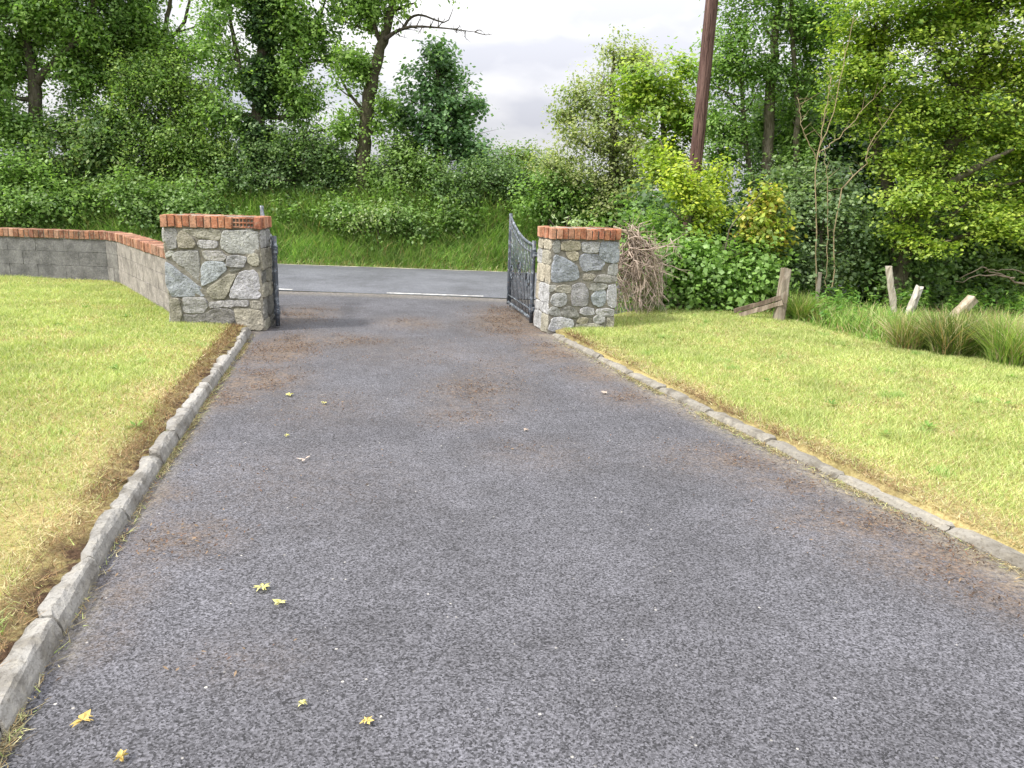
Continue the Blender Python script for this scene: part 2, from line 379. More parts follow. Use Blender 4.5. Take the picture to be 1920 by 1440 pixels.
# driveway
STAINS = []   # (centre, radius x, radius y, amount) from the photo's brown patches
for px, py, rx, ry, a in ((530, 655, 60, 26, .95), (480, 715, 70, 22, .9), (430, 745, 50, 20, .8), (330, 1010, 90, 34, .6), (300, 930, 50, 22, .55), (890, 735, 80, 30, .46), (940, 690, 60, 26, .3), (1000, 855, 90, 24, .25),
                          (960, 600, 60, 22, 1.0), (1000, 615, 60, 20, .9), (1040, 660, 50, 16, .8), (1120, 700, 50, 16, .7), (1190, 745, 60, 16, .6), (1390, 865, 110, 26, .6), (1500, 910, 90, 22, .6), (1650, 985, 130, 30, .8), (1800, 1050, 140, 40, .95), (1900, 1110, 100, 40, .8),
                          (770, 608, 60, 10, .5), (560, 590, 60, 14, .6), (600, 765, 100, 30, .25), (230, 1110, 50, 40, .45), (540, 900, 200, 60, .15), (450, 1240, 120, 40, .15), (640, 640, 100, 12, .5), (780, 660, 160, 24, .2), (860, 780, 70, 18, .45), (200, 1200, 40, 40, .3)):
    c = G(px, py); e1 = G(px + rx, py); e2 = G(px, py - ry); e3 = G(px, py + ry)
    STAINS.append((c[0], c[1], abs(e1[0] - c[0]), abs(e2[1] - e3[1]) / 2, a))
def stain(x, y):
    s = np.zeros_like(x)
    for cx, cy, a, b, k in STAINS: s = np.maximum(s, k * np.exp(-(((x - cx) / a) ** 2 + ((y - cy) / b) ** 2) * 0.7) * (1.25 + 0.4 * sm(4.5, 7.5, y)))
    ex = np.minimum(x - xl(y), xr(y) - x)
    s = np.maximum(s, 0.42 * sm(0.55, 0.0, ex) * sm(0.35, 0.7, fbm(x, y, 1.6, 5)) * (y < 9))
    return s
ys = np.concatenate([np.arange(-4, 0.5, 0.25), np.arange(0.5, 9.01, 0.05), np.arange(9.1, 12.16, 0.1)])
ss = np.linspace(0, 1, 110)
xl_ = np.where(ys < 8.55, xl(ys) - 0.04, np.interp(ys, [8.55, 9.05, 11.9, 12.2], [-3.05, -3.7, -6.3, -7.2]))
xr_ = np.where(ys < 8.9, xr(ys) + 0.05, np.interp(ys, [8.9, 9.6, 12.2], [0.5, 0.75, 3.2]))
DX = xl_[:, None] + (xr_ - xl_)[:, None] * ss[None]; DY = np.repeat(ys[:, None], len(ss), 1)
u = (DX - DX.mean(1, keepdims=True)) / 2
DZ = 0.012 * (1 - np.clip(u, -1, 1) ** 2) + 0.006 * (fbm(DX, DY, 1.2, 9) - 0.5)
ex = np.minimum(DX - xl(DY), xr(DY) - DX)
dust = np.maximum(0.85 * sm(0.30, 0.0, xr(DY) - DX) * (DY < 9) * (0.3 + fbm(DX, DY, 2.2, 15)), 0.5 * sm(0.14, 0.0, DX - xl(DY)) * (DY < 9) * sm(0.35, 0.6, fbm(DX, DY, 2.5, 16)))
dust = np.maximum(dust, 0.55 * sm(11.5, 12.0, DY))
tag(grid_mesh('driveway', DX, DY, DZ, M_DRIVE, {'stain': stain(DX, DY), 'dust': dust}), kind='structure')

# road, far edge line and white dashes
rxs = np.concatenate([np.arange(-80, -12, 4), np.arange(-12, 8, 0.5), np.arange(8, 81, 4)])
RX, RY = np.meshgrid(rxs, np.linspace(12.12, 16.62, 12))
RZ = 0.012 + 0.03 * (1 - ((RY - 14.35) / 2.25) ** 2)
tag(grid_mesh('road', RX, RY, RZ, M_ROAD), kind='structure')
def rz_at(y): return 0.012 + 0.03 * (1 - ((y - 14.35) / 2.25) ** 2)
def strip(name, x0, x1, y0, y1, mat, seed, lift=0.005, wob=0.006):
    n = max(4, int((x1 - x0) / 0.12)); xs = np.linspace(x0, x1, n)
    a = y0 + wob * (vnoise(xs, xs * 0, 5, seed) - 0.5) * 2; b = y1 + wob * (vnoise(xs, xs * 0, 5, seed + 3) - 0.5) * 2
    rows = np.linspace(0, 1, 3)[:, None]
    SY = a[None] + (b - a)[None] * rows; SX = np.repeat(xs[None], 3, 0)
    return tag(grid_mesh(name, SX, SY, rz_at(SY) + lift, mat), kind='structure')
for k in range(-7, 8):
    x0 = -2.10 + k * 3.13
    strip('edge_dash', x0, x0 + 1.58, 12.18, 12.255, M_PAINT, k + 20)
strip('edge_line', -60, 60, 16.40, 16.52, M_EDGE, 50, wob=0.05)

# lawns
WALL = np.array([(-24.0, 11.75), (-6.40, 11.75), (-6.10, 11.50), (-3.98, 8.72)])
ys = np.concatenate([np.arange(-4, 0.9, 0.35), np.arange(1, 11.75, 0.1), [11.75]])
def lawn_right_limit(y): return np.where(y < 8.45, xl(y) - 0.05, np.interp(y, [8.45, 8.72, 11.50, 11.75], [-3.6, -3.92, -6.04, -6.34]))
t = np.concatenate([np.linspace(0, 0.5, 16)[:-1], 0.5 + 0.5 * np.linspace(0, 1, 80) ** 0.8])
xe = lawn_right_limit(ys)
LX = -24 + (xe + 24)[:, None] * t[None]; LY = np.repeat(ys[:, None], len(t), 1)
def left_dry(x, y):
    d = xl(y) - x
    return np.clip(0.05 + 0.62 * sm(0.9, 0.12, d) + 1.1 * (fbm(x, y, 1.3, 31) - 0.48) + 0.7 * (fbm(x, y, 4.5, 35) - 0.5) + 0.08 * sm(6, 2.5, y) + 0.35 * sm(10.6, 11.6, y), 0, 1)
def left_soil(x, y):
    d = xl(y) - x - 0.12
    return np.clip(1.35 * sm(0.20, 0.02, d) * sm(0.25, 0.55, fbm(x, y, 1.5, 33)) + 0.5 * sm(0.12, 0.0, d) * (y < 8.4), 0, 1)
LZ = lawnz(LX, LY) - 0.05 * sm(0.2, 0.0, xl(LY) - LX - 0.1) * (LY < 8.4)
tag(grid_mesh('lawn', LX, LY, LZ, M_TURF, {'dry': left_dry(LX, LY), 'soil': left_soil(LX, LY)}), kind='structure')

ys = np.concatenate([np.arange(-4, 2.0, 0.35), np.arange(2.1, 12.05, 0.1)])
def rlim(y): return np.where(y < 8.9, xr(y) + 0.05, np.interp(y, [8.9, 9.1, 9.6, 12.1], [0.5, 0.60, 0.75, 3.1]))
t = np.concatenate([0.5 * np.linspace(0, 1, 90) ** 1.2, np.linspace(0.5, 1, 16)[1:]])
xe = rlim(ys)
RX, RY = xe[:, None] + (18 - xe)[:, None] * t[None], np.repeat(ys[:, None], len(t), 1)
def right_dry(x, y):
    d = x - xr(y)
    return np.clip(0.10 + 0.75 * sm(0.6, 0.08, d) + 1.1 * (fbm(x, y, 1.3, 41) - 0.48) + 0.7 * (fbm(x, y, 4.5, 45) - 0.5), 0, 1)
def right_soil(x, y):
    d = x - xr(y) - 0.1
    return np.clip(0.7 * sm(0.22, 0.0, d) * sm(0.4, 0.7, fbm(x, y, 1.8, 43)), 0, 1)
RZ = lawnz(RX, RY) - 0.02 - 0.075 * sm(0.14, 0.05, RX - xr(RY)) * (RY < 8.9)
tag(grid_mesh('lawn', RX, RY, RZ, M_TURF, {'dry': right_dry(RX, RY), 'soil': right_soil(RX, RY)}), kind='structure')

# ------------------------------------------------------------------ kerbs
def kerb(fx, y0, y1, side, width, h, lens, seed, colr, name, label):
    rng = np.random.default_rng(seed); mb = MB()
    y = y0
    while y < y1:
        ln = rng.uniform(*lens); ye = min(y + ln, y1); n = max(4, int((ye - y) / 0.035))
        yy = np.linspace(y + rng.uniform(0.002, 0.006), ye - 0.002, n)
        off = rng.normal(0, 0.004); hh = h * rng.uniform(0.88, 1.08); tilt = rng.normal(0, 0.10); back = rng.normal(0.004, 0.014)
        prof = np.array([(-0.006, -0.06), (0.004, 0.35 * hh), (0.020, 0.88 * hh), (0.032, hh), (0.5 * width, hh * 1.02), (0.93 * width, hh * 1.0), (width, 0.90 * hh), (width + 0.01, -0.06)])
        V = []
        wn = vnoise(yy * 0, yy, 6, seed) - 0.5; wn2 = vnoise(yy * 0, yy, 14, seed + 5) - 0.5
        endw = np.minimum(1, np.minimum(yy - y, ye - yy) / 0.03)
        for i, v in enumerate(yy):
            p = prof.copy()
            jit = rng.normal(0, 0.0016, p.shape); jit[0] = 0; jit[-1] = 0
            p += jit
            p[1:-1, 1] *= (1 + 0.05 * wn2[i]) * (0.90 + 0.10 * endw[i]); p[4:7, 0] += (0.03 * wn[i] + 0.035 * wn2[i] + back - 0.03 * (1 - endw[i])) * np.array([0.4, 1, 1]); p[5:7, 1] -= 0.010 * max(0, wn[i] * 4) ** 2; p[2:4, 1] -= 0.006 * max(0, wn2[i] * 4)
            x = fx(v) + side * (p[:, 0] + off)
            V.append(np.stack([x, np.full(8, v), p[:, 1] + tilt * (v - (y + ye) / 2) * 0.1], 1))
        V = np.concatenate(V); i = np.arange(n - 1)[:, None] * 8; j = np.arange(7)[None]
        Q = np.stack([i + j, i + j + 1, i + 8 + j + 1, i + 8 + j], -1).reshape(-1, 4)
        b = np.arange(6)
        T = np.concatenate([np.stack([b * 0, b + 1, b + 2], 1), (n - 1) * 8 + np.stack([b * 0, b + 2, b + 1], 1)])
        mb.add(V, Q if side < 0 else Q[:, ::-1], T, np.array(colr) * rng.uniform(0.85, 1.1))
        y = ye + rng.uniform(0.004, 0.016)
    return tag(mb.build(name, M_KERB), label, 'kerb')
kerb(xl, 0.2, 8.36, -1, 0.090, 0.082, (0.40, 0.85), 3, (0.275, 0.264, 0.242), 'kerb', 'raised grey concrete kerb, cracked and crumbling, edging the lawn beside the low block wall')
kerb(xr, 1.2, 8.85, 1, 0.088, 0.044, (0.5, 1.1), 8, (0.23, 0.215, 0.185), 'kerb', 'low worn concrete kerb edging the lawn that runs to the old fence posts')

# ------------------------------------------------------------------ stone gate pillars
def inv_bilinear(p, q):
    """q = TL, TR, BR, BL -> u (left-right), v (up)"""
    u, v = 0.5, 0.5
    for _ in range(12):
        f = np.array(q[3]) * (1 - u) * (1 - v) + np.array(q[2]) * u * (1 - v) + np.array(q[1]) * u * v + np.array(q[0]) * (1 - u) * v
        du = (np.array(q[2]) - q[3]) * (1 - v) + (np.array(q[1]) - q[0]) * v
        dv = (np.array(q[0]) - q[3]) * (1 - u) + (np.array(q[1]) - q[2]) * u
        d = np.linalg.solve(np.stack([du, dv], 1), np.array(p) - f); u += d[0]; v += d[1]
    return u, v
def stone(mb, poly, frame, col, rng, proud=0.03, grow=0.011):
    """poly: 2-D outline in metres; frame maps (a, b, out) to local 3-D"""
    P = np.array(poly); c = P.mean(0); pts = []
    for i in range(len(P)):
        a, b = P[i], P[(i + 1) % len(P)]; n = max(2, int(np.linalg.norm(b - a) / 0.035))
        for k in range(n):
            f = k / n; pts.append(a + (b - a) * f)
    S = np.array(pts)
    # soften the corners, then roughen
    S = 0.25 * np.roll(S, 1, 0) + 0.5 * S + 0.25 * np.roll(S, -1, 0)
    S += rng.normal(0, 0.0035, S.shape); rd = np.linalg.norm(S - c, axis=1, keepdims=True); S = c + (S - c) * (rd + grow) / rd
    n = len(S); rings = []
    rad = np.linalg.norm(S - c, axis=1, keepdims=True)
    tilt = rng.normal(0, 0.035, 2); WV = rng.normal(0, 28, (3, 2))
    for ins, dep in ((0.0, -0.004), (0.003, proud * 0.6), (0.009, proud * 0.95), (0.030, proud)):
        q = c + (S - c) * np.clip((rad - ins) / rad, 0.2, 1)
        d = dep + (sum(0.0022 * np.sin(q @ w_) for w_ in WV) if dep > 0 else np.zeros(n)) + (q - c) @ tilt * (1 if dep > 0 else 0)
        rings.append(frame(q[:, 0], q[:, 1], d))
    q = c + (S - c) * 0.45
    rough = lambda a: sum(0.0022 * np.sin(a @ w_) for w_ in WV)
    rings.append(frame(q[:, 0], q[:, 1], proud + rough(q) + (q - c) @ tilt))
    V = np.concatenate(rings + [frame(c[:1], c[1:2], np.array([proud]))])
    i = np.arange(len(rings) - 1)[:, None] * n; j = np.arange(n)[None]; j2 = (j + 1) % n
    Q = np.stack([i + j, i + j2, i + n + j2, i + n + j], -1).reshape(-1, 4)
    l = (len(rings) - 1) * n; T = [(l + k, l + (k + 1) % n, len(V) - 1) for k in range(n)]
    mb.add(V, Q[:, ::-1], [tt[::-1] for tt in T], col)

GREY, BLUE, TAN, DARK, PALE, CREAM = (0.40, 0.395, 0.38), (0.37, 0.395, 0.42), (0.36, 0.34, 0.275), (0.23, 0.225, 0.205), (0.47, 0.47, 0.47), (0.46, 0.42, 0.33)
LQ = [(85, 255), (1105, 268), (1160, 1370), (158, 1370)]
LST = [([(95, 265), (205, 262), (235, 330), (215, 390), (235, 470), (130, 480), (110, 350)], GREY), ([(250, 290), (300, 285), (420, 390), (420, 460), (250, 475), (240, 350)], TAN), ([(270, 268), (690, 266), (690, 380), (560, 375), (420, 345)], TAN),
       ([(450, 385), (660, 395), (655, 468), (455, 465)], GREY), ([(715, 280), (1085, 275), (1088, 505), (960, 520), (780, 515), (695, 470), (690, 400)], PALE), ([(205, 515), (455, 498), (465, 850), (270, 650), (165, 590)], GREY), ([(490, 500), (690, 505), (755, 545), (720, 598), (520, 598)], GREY),
       ([(530, 615), (720, 610), (760, 690), (640, 800), (490, 885), (478, 690)], BLUE), ([(765, 548), (950, 545), (962, 600), (930, 668), (745, 662)], GREY), ([(980, 530), (1092, 520), (1098, 650), (1030, 650), (970, 600)], TAN), ([(108, 615), (170, 655), (330, 790), (460, 885), (535, 942), (520, 985), (170, 1000), (122, 850)], BLUE),
       ([(545, 900), (620, 848), (760, 745), (860, 742), (770, 920), (745, 1008), (610, 1008), (548, 950)], TAN), ([(890, 725), (1060, 695), (1100, 780), (1112, 1000), (785, 1008), (805, 900)], PALE), ([(150, 1022), (255, 1022), (275, 1190), (260, 1300), (165, 1300)], TAN), ([(288, 1012), (530, 1010), (550, 1110), (500, 1178), (290, 1172)], GREY),
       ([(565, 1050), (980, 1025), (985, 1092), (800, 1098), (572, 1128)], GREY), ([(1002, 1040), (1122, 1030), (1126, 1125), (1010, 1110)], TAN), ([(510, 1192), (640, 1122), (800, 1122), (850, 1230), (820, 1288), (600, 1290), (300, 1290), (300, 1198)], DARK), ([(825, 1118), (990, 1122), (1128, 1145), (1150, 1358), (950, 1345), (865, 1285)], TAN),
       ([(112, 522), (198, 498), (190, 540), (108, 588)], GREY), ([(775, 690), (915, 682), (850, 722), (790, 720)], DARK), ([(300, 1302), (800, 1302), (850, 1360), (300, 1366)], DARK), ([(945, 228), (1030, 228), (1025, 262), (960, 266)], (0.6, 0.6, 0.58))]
RQ = [(600, 325), (1385, 345), (1272, 1335), (520, 1372)]
RST = [([(622, 342), (690, 337), (695, 400), (680, 468), (625, 460)], GREY), ([(716, 347), (915, 342), (915, 440), (716, 435)], CREAM), ([(940, 357), (1150, 357), (1130, 460), (960, 465)], PALE), ([(1168, 360), (1376, 362), (1365, 570), (1222, 558), (1142, 500)], BLUE), ([(752, 462), (900, 462), (885, 558), (800, 533)], CREAM),
       ([(640, 482), (750, 542), (880, 612), (905, 740), (820, 765), (592, 788), (610, 600)], BLUE), ([(912, 530), (960, 484), (1110, 492), (1208, 560), (1160, 648), (1030, 645), (950, 663)], BLUE), ([(1262, 592), (1356, 590), (1346, 698), (1242, 690)], GREY), ([(952, 702), (1030, 692), (1108, 712), (1040, 763), (942, 758)], TAN),
       ([(1132, 708), (1340, 722), (1332, 780), (1064, 775)], GREY), ([(562, 822), (640, 832), (600, 888), (556, 898)], GREY), ([(645, 842), (790, 822), (798, 918), (740, 898), (622, 898)], TAN), ([(822, 832), (930, 792), (983, 842), (988, 1033), (812, 1048)], GREY), ([(1012, 812), (1218, 802), (1210, 848), (1050, 878), (1002, 850)], GREY),
       ([(1032, 950), (1130, 862), (1198, 872), (1203, 980), (1150, 1048), (1060, 1028)], BLUE), ([(1232, 822), (1326, 812), (1312, 1058), (1222, 1040), (1227, 920)], PALE), ([(592, 932), (740, 912), (743, 1028), (680, 1053), (576, 1040)], PALE), ([(560, 1077), (650, 1072), (685, 1158), (540, 1150)], GREY), ([(692, 1092), (790, 1062), (880, 1130), (870, 1178), (702, 1170)], DARK),
       ([(902, 1100), (940, 1067), (1060, 1072), (1060, 1138), (912, 1148)], PALE), ([(1082, 1082), (1286, 1072), (1284, 1148), (1092, 1148)], GREY), ([(602, 1182), (810, 1202), (813, 1308), (620, 1338), (530, 1340)], PALE), ([(882, 1182), (990, 1182), (970, 1238), (852, 1238)], CREAM), ([(1052, 1167), (1180, 1162), (1170, 1228), (1060, 1228)], PALE),
       ([(1200, 1172), (1280, 1162), (1276, 1318), (1210, 1318)], TAN), ([(842, 1257), (1130, 1247), (1188, 1308), (840, 1328)], TAN)]
BRICKS = [(0.44, 0.185, 0.105), (0.50, 0.225, 0.125), (0.35, 0.14, 0.085), (0.52, 0.27, 0.17)]

def pillar(name, label, origin, rz, W, DEP, H, quad, stones, seed, broken, side_cols):
    rng = np.random.default_rng(seed)
    t = empty(name, (origin[0], origin[1], 0), rz); tag(t, label, 'gate pillar', 'stone gate pillars')
    mb = MB(); box(mb, (W / 2, DEP / 2, H / 2 - 0.05), (W - 0.012, DEP - 0.012, H + 0.1)); mb.build('mortar_core', M_MORTAR, t)
    mb = MB()
    front = lambda a, b, d: np.stack([a, 0.006 - d, b], 1)
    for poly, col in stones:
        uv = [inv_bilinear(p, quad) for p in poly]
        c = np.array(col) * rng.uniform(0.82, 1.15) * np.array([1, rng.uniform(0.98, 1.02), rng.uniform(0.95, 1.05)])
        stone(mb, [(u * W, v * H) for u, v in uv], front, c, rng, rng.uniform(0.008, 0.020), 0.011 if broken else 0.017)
    for L, frame in ((DEP, lambda a, b, d: np.stack([W - 0.006 + d, a, b], 1)), (DEP, lambda a, b, d: np.stack([0.006 - d, DEP - a, b], 1)), (W, lambda a, b, d: np.stack([W - a, DEP - 0.006 + d, b], 1))):
        z = 0.0
        while z < H - 0.05:
            h = rng.uniform(0.13, 0.24)
            if H - z - h < 0.1: h = H - z
            a = 0.0
            while a < L - 0.02:
                l = rng.uniform(0.16, 0.34)
                if L - a - l < 0.1: l = L - a
                g = 0.012; j = lambda: rng.uniform(-0.012, 0.012)
                stone(mb, [(a + g, z + g + j()), (a + l - g, z + g + j()), (a + l - g + j() * 0.3, z + h - g), (a + l * 0.5, z + h - g + j()), (a + g, z + h - g)], frame,
                      np.array(side_cols[rng.integers(len(side_cols))]) * rng.uniform(0.85, 1.1), rng, rng.uniform(0.01, 0.02))
                a += l
            z += h
    mb.build('stonework', M_STONE, t)
    # brick-on-edge coping round the top, with a mortar bed and a cement top
    cap = MB(); hb, lap = 0.128, 0.018
    nb = int(round((W + 2 * lap) / 0.078)); bw = (W + 2 * lap) / nb
    for row, yc, sgn in ((0, 0.05 - lap, -1), (1, DEP + lap - 0.05, 1)):
        for k in range(nb):
            col = np.array(BRICKS[rng.integers(4)]) * rng.uniform(0.85, 1.15)
            xc = -lap + bw * (k + 0.5)
            if broken and row == 0 and k >= nb - 4 and k < nb - 1:
                box(cap, (xc, yc + 0.035, H + 0.012 + hb / 2), (bw - 0.004, 0.06, hb), 0, np.array(BRICKS[2]) * 0.6, 0.002, rng)
                for q in range(3): box(cap, (xc - bw / 2 + bw * q / 2, yc - 0.022, H + 0.012 + hb * 0.5), (0.012, 0.055, hb * 0.94), 0, col * 0.8, 0.001, rng)
                for q in range(3): box(cap, (xc, yc - 0.024, H + 0.012 + hb * (0.12 + 0.38 * q)), (bw - 0.01, 0.052, 0.018), 0, col * 0.8, 0.001, rng)
                continue
            box(cap, (xc, yc + rng.normal(0, 0.004), H + 0.012 + hb / 2 + rng.normal(0, 0.003)), (bw - rng.uniform(0.008, 0.013), 0.105, hb), rng.normal(0, 0.015), col, 0.0028, rng)
    ns = int(round((DEP - 0.2 + 2 * lap) / 0.078)); bs = (DEP - 0.2 + 2 * lap) / ns
    for xc in (0.05 - lap, W + lap - 0.05):
        for k in range(ns):
            col = np.array(BRICKS[rng.integers(4)]) * rng.uniform(0.85, 1.15)
            box(cap, (xc + rng.normal(0, 0.003), 0.105 - lap + bs * (k + 0.5), H + 0.012 + hb / 2 + rng.normal(0, 0.003)), (0.105, bs - rng.uniform(0.008, 0.013), hb), rng.normal(0, 0.015), col, 0.0028, rng)
    o = cap.build('brick_coping', M_BRICK, t)
    bv = o.modifiers.new('edges', 'BEVEL'); bv.width = 0.006; bv.segments = 2; bv.limit_method = 'ANGLE'
    bed = MB(); box(bed, (W / 2, DEP / 2, H + 0.06), (W + 0.006, DEP + 0.006, 0.115), 0, (1, 1, 1)); box(bed, (W / 2, DEP / 2, H + 0.128), (W - 0.17, DEP - 0.17, 0.02))
    bed.build('coping_mortar', M_MORTAR, t)
    return t
pL = pillar('gate_pillar', 'rubble stone gate pillar joined to the low grey block wall, its brick coping chipped at one corner', (-3.93, 8.42), math.radians(5), 1.05, 0.50, 1.15, LQ, LST, 11, True, [DARK, TAN, GREY])
pR = pillar('gate_pillar', 'rubble stone gate pillar beside the heap of dead branches', (0.41, 9.02), math.radians(16), 0.87, 0.52, 1.13, RQ, RST, 12, False, [CREAM, CREAM, PALE, TAN])

# ------------------------------------------------------------------ low block wall with brick coping
def wall_run(mbB, mbM, mbC, a, b, rng, tint, mbJ=None):
    a, b = np.array(a), np.array(b); L = np.linalg.norm(b - a); rz = math.atan2(b[1] - a[1], b[0] - a[0]); d = (b - a) / L; nrm = np.array([-d[1], d[0]])
    P = lambda s, o, z: (*(a + d * s + nrm * o), z)
    box(mbJ, P(L / 2, 0.1, 0.34), (L + 0.06, 0.182, 0.78), rz, np.array(tint) * 0.8)
    for c in range(4):
        z = -0.10 + c * 0.215; s = -0.22 * (c % 2)
        while s < L:
            s0, s1 = max(s, 0), min(s + 0.44, L)
            if s1 - s0 > 0.05:
                hgt = 0.2115 if c < 3 else 0.20
                box(mbB, P((s0 + s1) / 2, 0.1 + rng.normal(0, 0.0015), z + hgt / 2 + 0.005), (s1 - s0 - 0.005, 0.198, hgt - 0.001), rz, np.array(tint) * rng.uniform(0.9, 1.07), 0.0015, rng)
            s += 0.44
    n = int(L / 0.078); bw = L / n
    for k in range(n):
        col = np.array(BRICKS[rng.integers(4)]) * rng.uniform(0.5, 1.0) * np.array([0.88, 0.98, 1.06])
        box(mbC, P(bw * (k + 0.5), 0.1 + rng.normal(0, 0.003), 0.815 + rng.normal(0, 0.003)), (bw - rng.uniform(0.007, 0.012), 0.235, 0.125), rz + rng.normal(0, 0.012), col, 0.002, rng)
    box(mbM, P(L / 2, 0.1, 0.805), (L, 0.215, 0.115), rz)
wt = empty('boundary_wall', (-6.25, 11.75, 0)); tag(wt, 'low grey concrete block wall with a red brick coping behind the lawn', 'wall')
rng = np.random.default_rng(5); B1, B2, B3, B4 = MB(), MB(), MB(), MB()
sh = np.array([-6.25, 11.75])
wall_run(B1, B2, B3, WALL[0] - sh, WALL[1] - sh, rng, (0.20, 0.198, 0.195), B4)
wall_run(B1, B2, B3, WALL[1] - sh, WALL[2] - sh, rng, (0.22, 0.212, 0.2), B4)
wall_run(B1, B2, B3, WALL[2] - sh, WALL[3] - sh, rng, (0.30, 0.275, 0.25), B4)
B1.build('blockwork', M_BLOCK, wt)
o = B3.build('brick_coping', M_BRICK, wt); o.modifiers.new('edges', 'BEVEL').width = 0.006
B2.build('coping_mortar', M_MORTAR, wt); B4.build('block_core', M_BLOCK, wt)

# ------------------------------------------------------------------ iron gates, swung out towards the road
def gate(label, hinge, free, seed):
    hinge, free = np.array(hinge), np.array(free); L = np.linalg.norm(free - hinge); rz = math.atan2(*(free - hinge)[::-1])
    t = empty('iron_gate', (*hinge, 0), rz); tag(t, label, 'gate', 'iron gate leaves')
    top = lambda x: 1.03 + 0.30 * (x / L) ** 2.2
    z0 = 0.09
    m = MB()
    xs = np.linspace(0, L, 16)
    tube(m, [(x, 0, top(x)) for x in xs], 0.020, 8)
    tube(m, [(x, 0, z0) for x in np.linspace(0, L, 6)], 0.022, 8)
    tube(m, [(x, 0, z0 + 0.11) for x in np.linspace(0, L, 6)], 0.012, 6)
    tube(m, [(x, 0, top(x) - 0.10) for x in xs], 0.012, 6)
    tube(m, [(0, 0, z) for z in np.linspace(0.03, 1.08, 5)], 0.026, 8)
    tube(m, [(L, 0, z) for z in np.linspace(0.06, top(L) + 0.05, 5)], 0.024, 8)
    m.build('frame', M_IRON, t, True)
    nb = int(L / 0.085)
    for k in range(1, nb):
        x = L * k / nb; m = MB(); tube(m, [(x, 0, z0), (x, 0, (z0 + top(x)) / 2), (x, 0, top(x))], 0.0075, 6)
        m.build('bar', M_IRON, t, True)
    for k in range(3):      # scrolls between the bars
        m = MB(); xc = L * (k + 0.5) / 3; th = np.linspace(0, 4.2 * math.pi, 40); r = 0.115 * (1 - th / (4.9 * math.pi))
        tube(m, np.stack([xc + r * np.cos(th), np.full(40, 0.012), 0.60 + (1 if k % 2 else -1) * 0.05 + r * np.sin(th)], 1), 0.008, 5); m.build('scroll', M_IRON, t, True)
    for z in (0.22, 0.92):
        m = MB(); box(m, (-0.06, 0, z), (0.12, 0.03, 0.045)); tube(m, [(0, 0, z - 0.05), (0, 0, z), (0, 0, z + 0.05)], 0.036, 8); m.build('hinge', M_IRON, t)
    m = MB(); tube(m, [(L, -0.03, 0.5), (L, -0.03, 0.28), (L, -0.03, 0.02)], 0.011, 6); box(m, (L, -0.025, 0.42), (0.03, 0.05, 0.05)); m.build('drop_bolt', M_IRON, t)
    return t
gate('dark iron gate leaf standing edge-on against the pillar that joins the block wall', (-2.80, 8.74), (-3.50, 10.45), 1)
gate('dark iron gate leaf with a rising curved top, beside the dead branches pillar', (0.22, 9.62), (-0.10, 11.10), 2)

# ------------------------------------------------------------------ plants
def blob(px, py, Y, rx, rz_, ry=None):
    s = Y / FOC * 1.02
    return (D(px, py, Y), np.array([rx * s, (ry if ry else (rx + rz_) / 2) * s, rz_ * s]))
def curvept(P, t):
    P = np.asarray(P, float); x = t * (len(P) - 1); i = min(int(x), len(P) - 2); f = x - i
    return P[i] * (1 - f) + P[i + 1] * f
def spline(P, n):
    P = np.asarray(P, float); m = len(P); P2 = np.concatenate([[2 * P[0] - P[1]], P, [2 * P[-1] - P[-2]]]); o = []
    for t in np.linspace(0, m - 1 - 1e-6, n):
        i = int(t); f = t - i; a, b, c, d = P2[i:i + 4]
        o.append(0.5 * ((2 * b) + (c - a) * f + (2 * a - 5 * b + 4 * c - d) * f * f + (3 * b - a - 3 * c + d) * f ** 3))
    return np.array(o)
FOL = np.array([2.95, 2.9, 3.3])
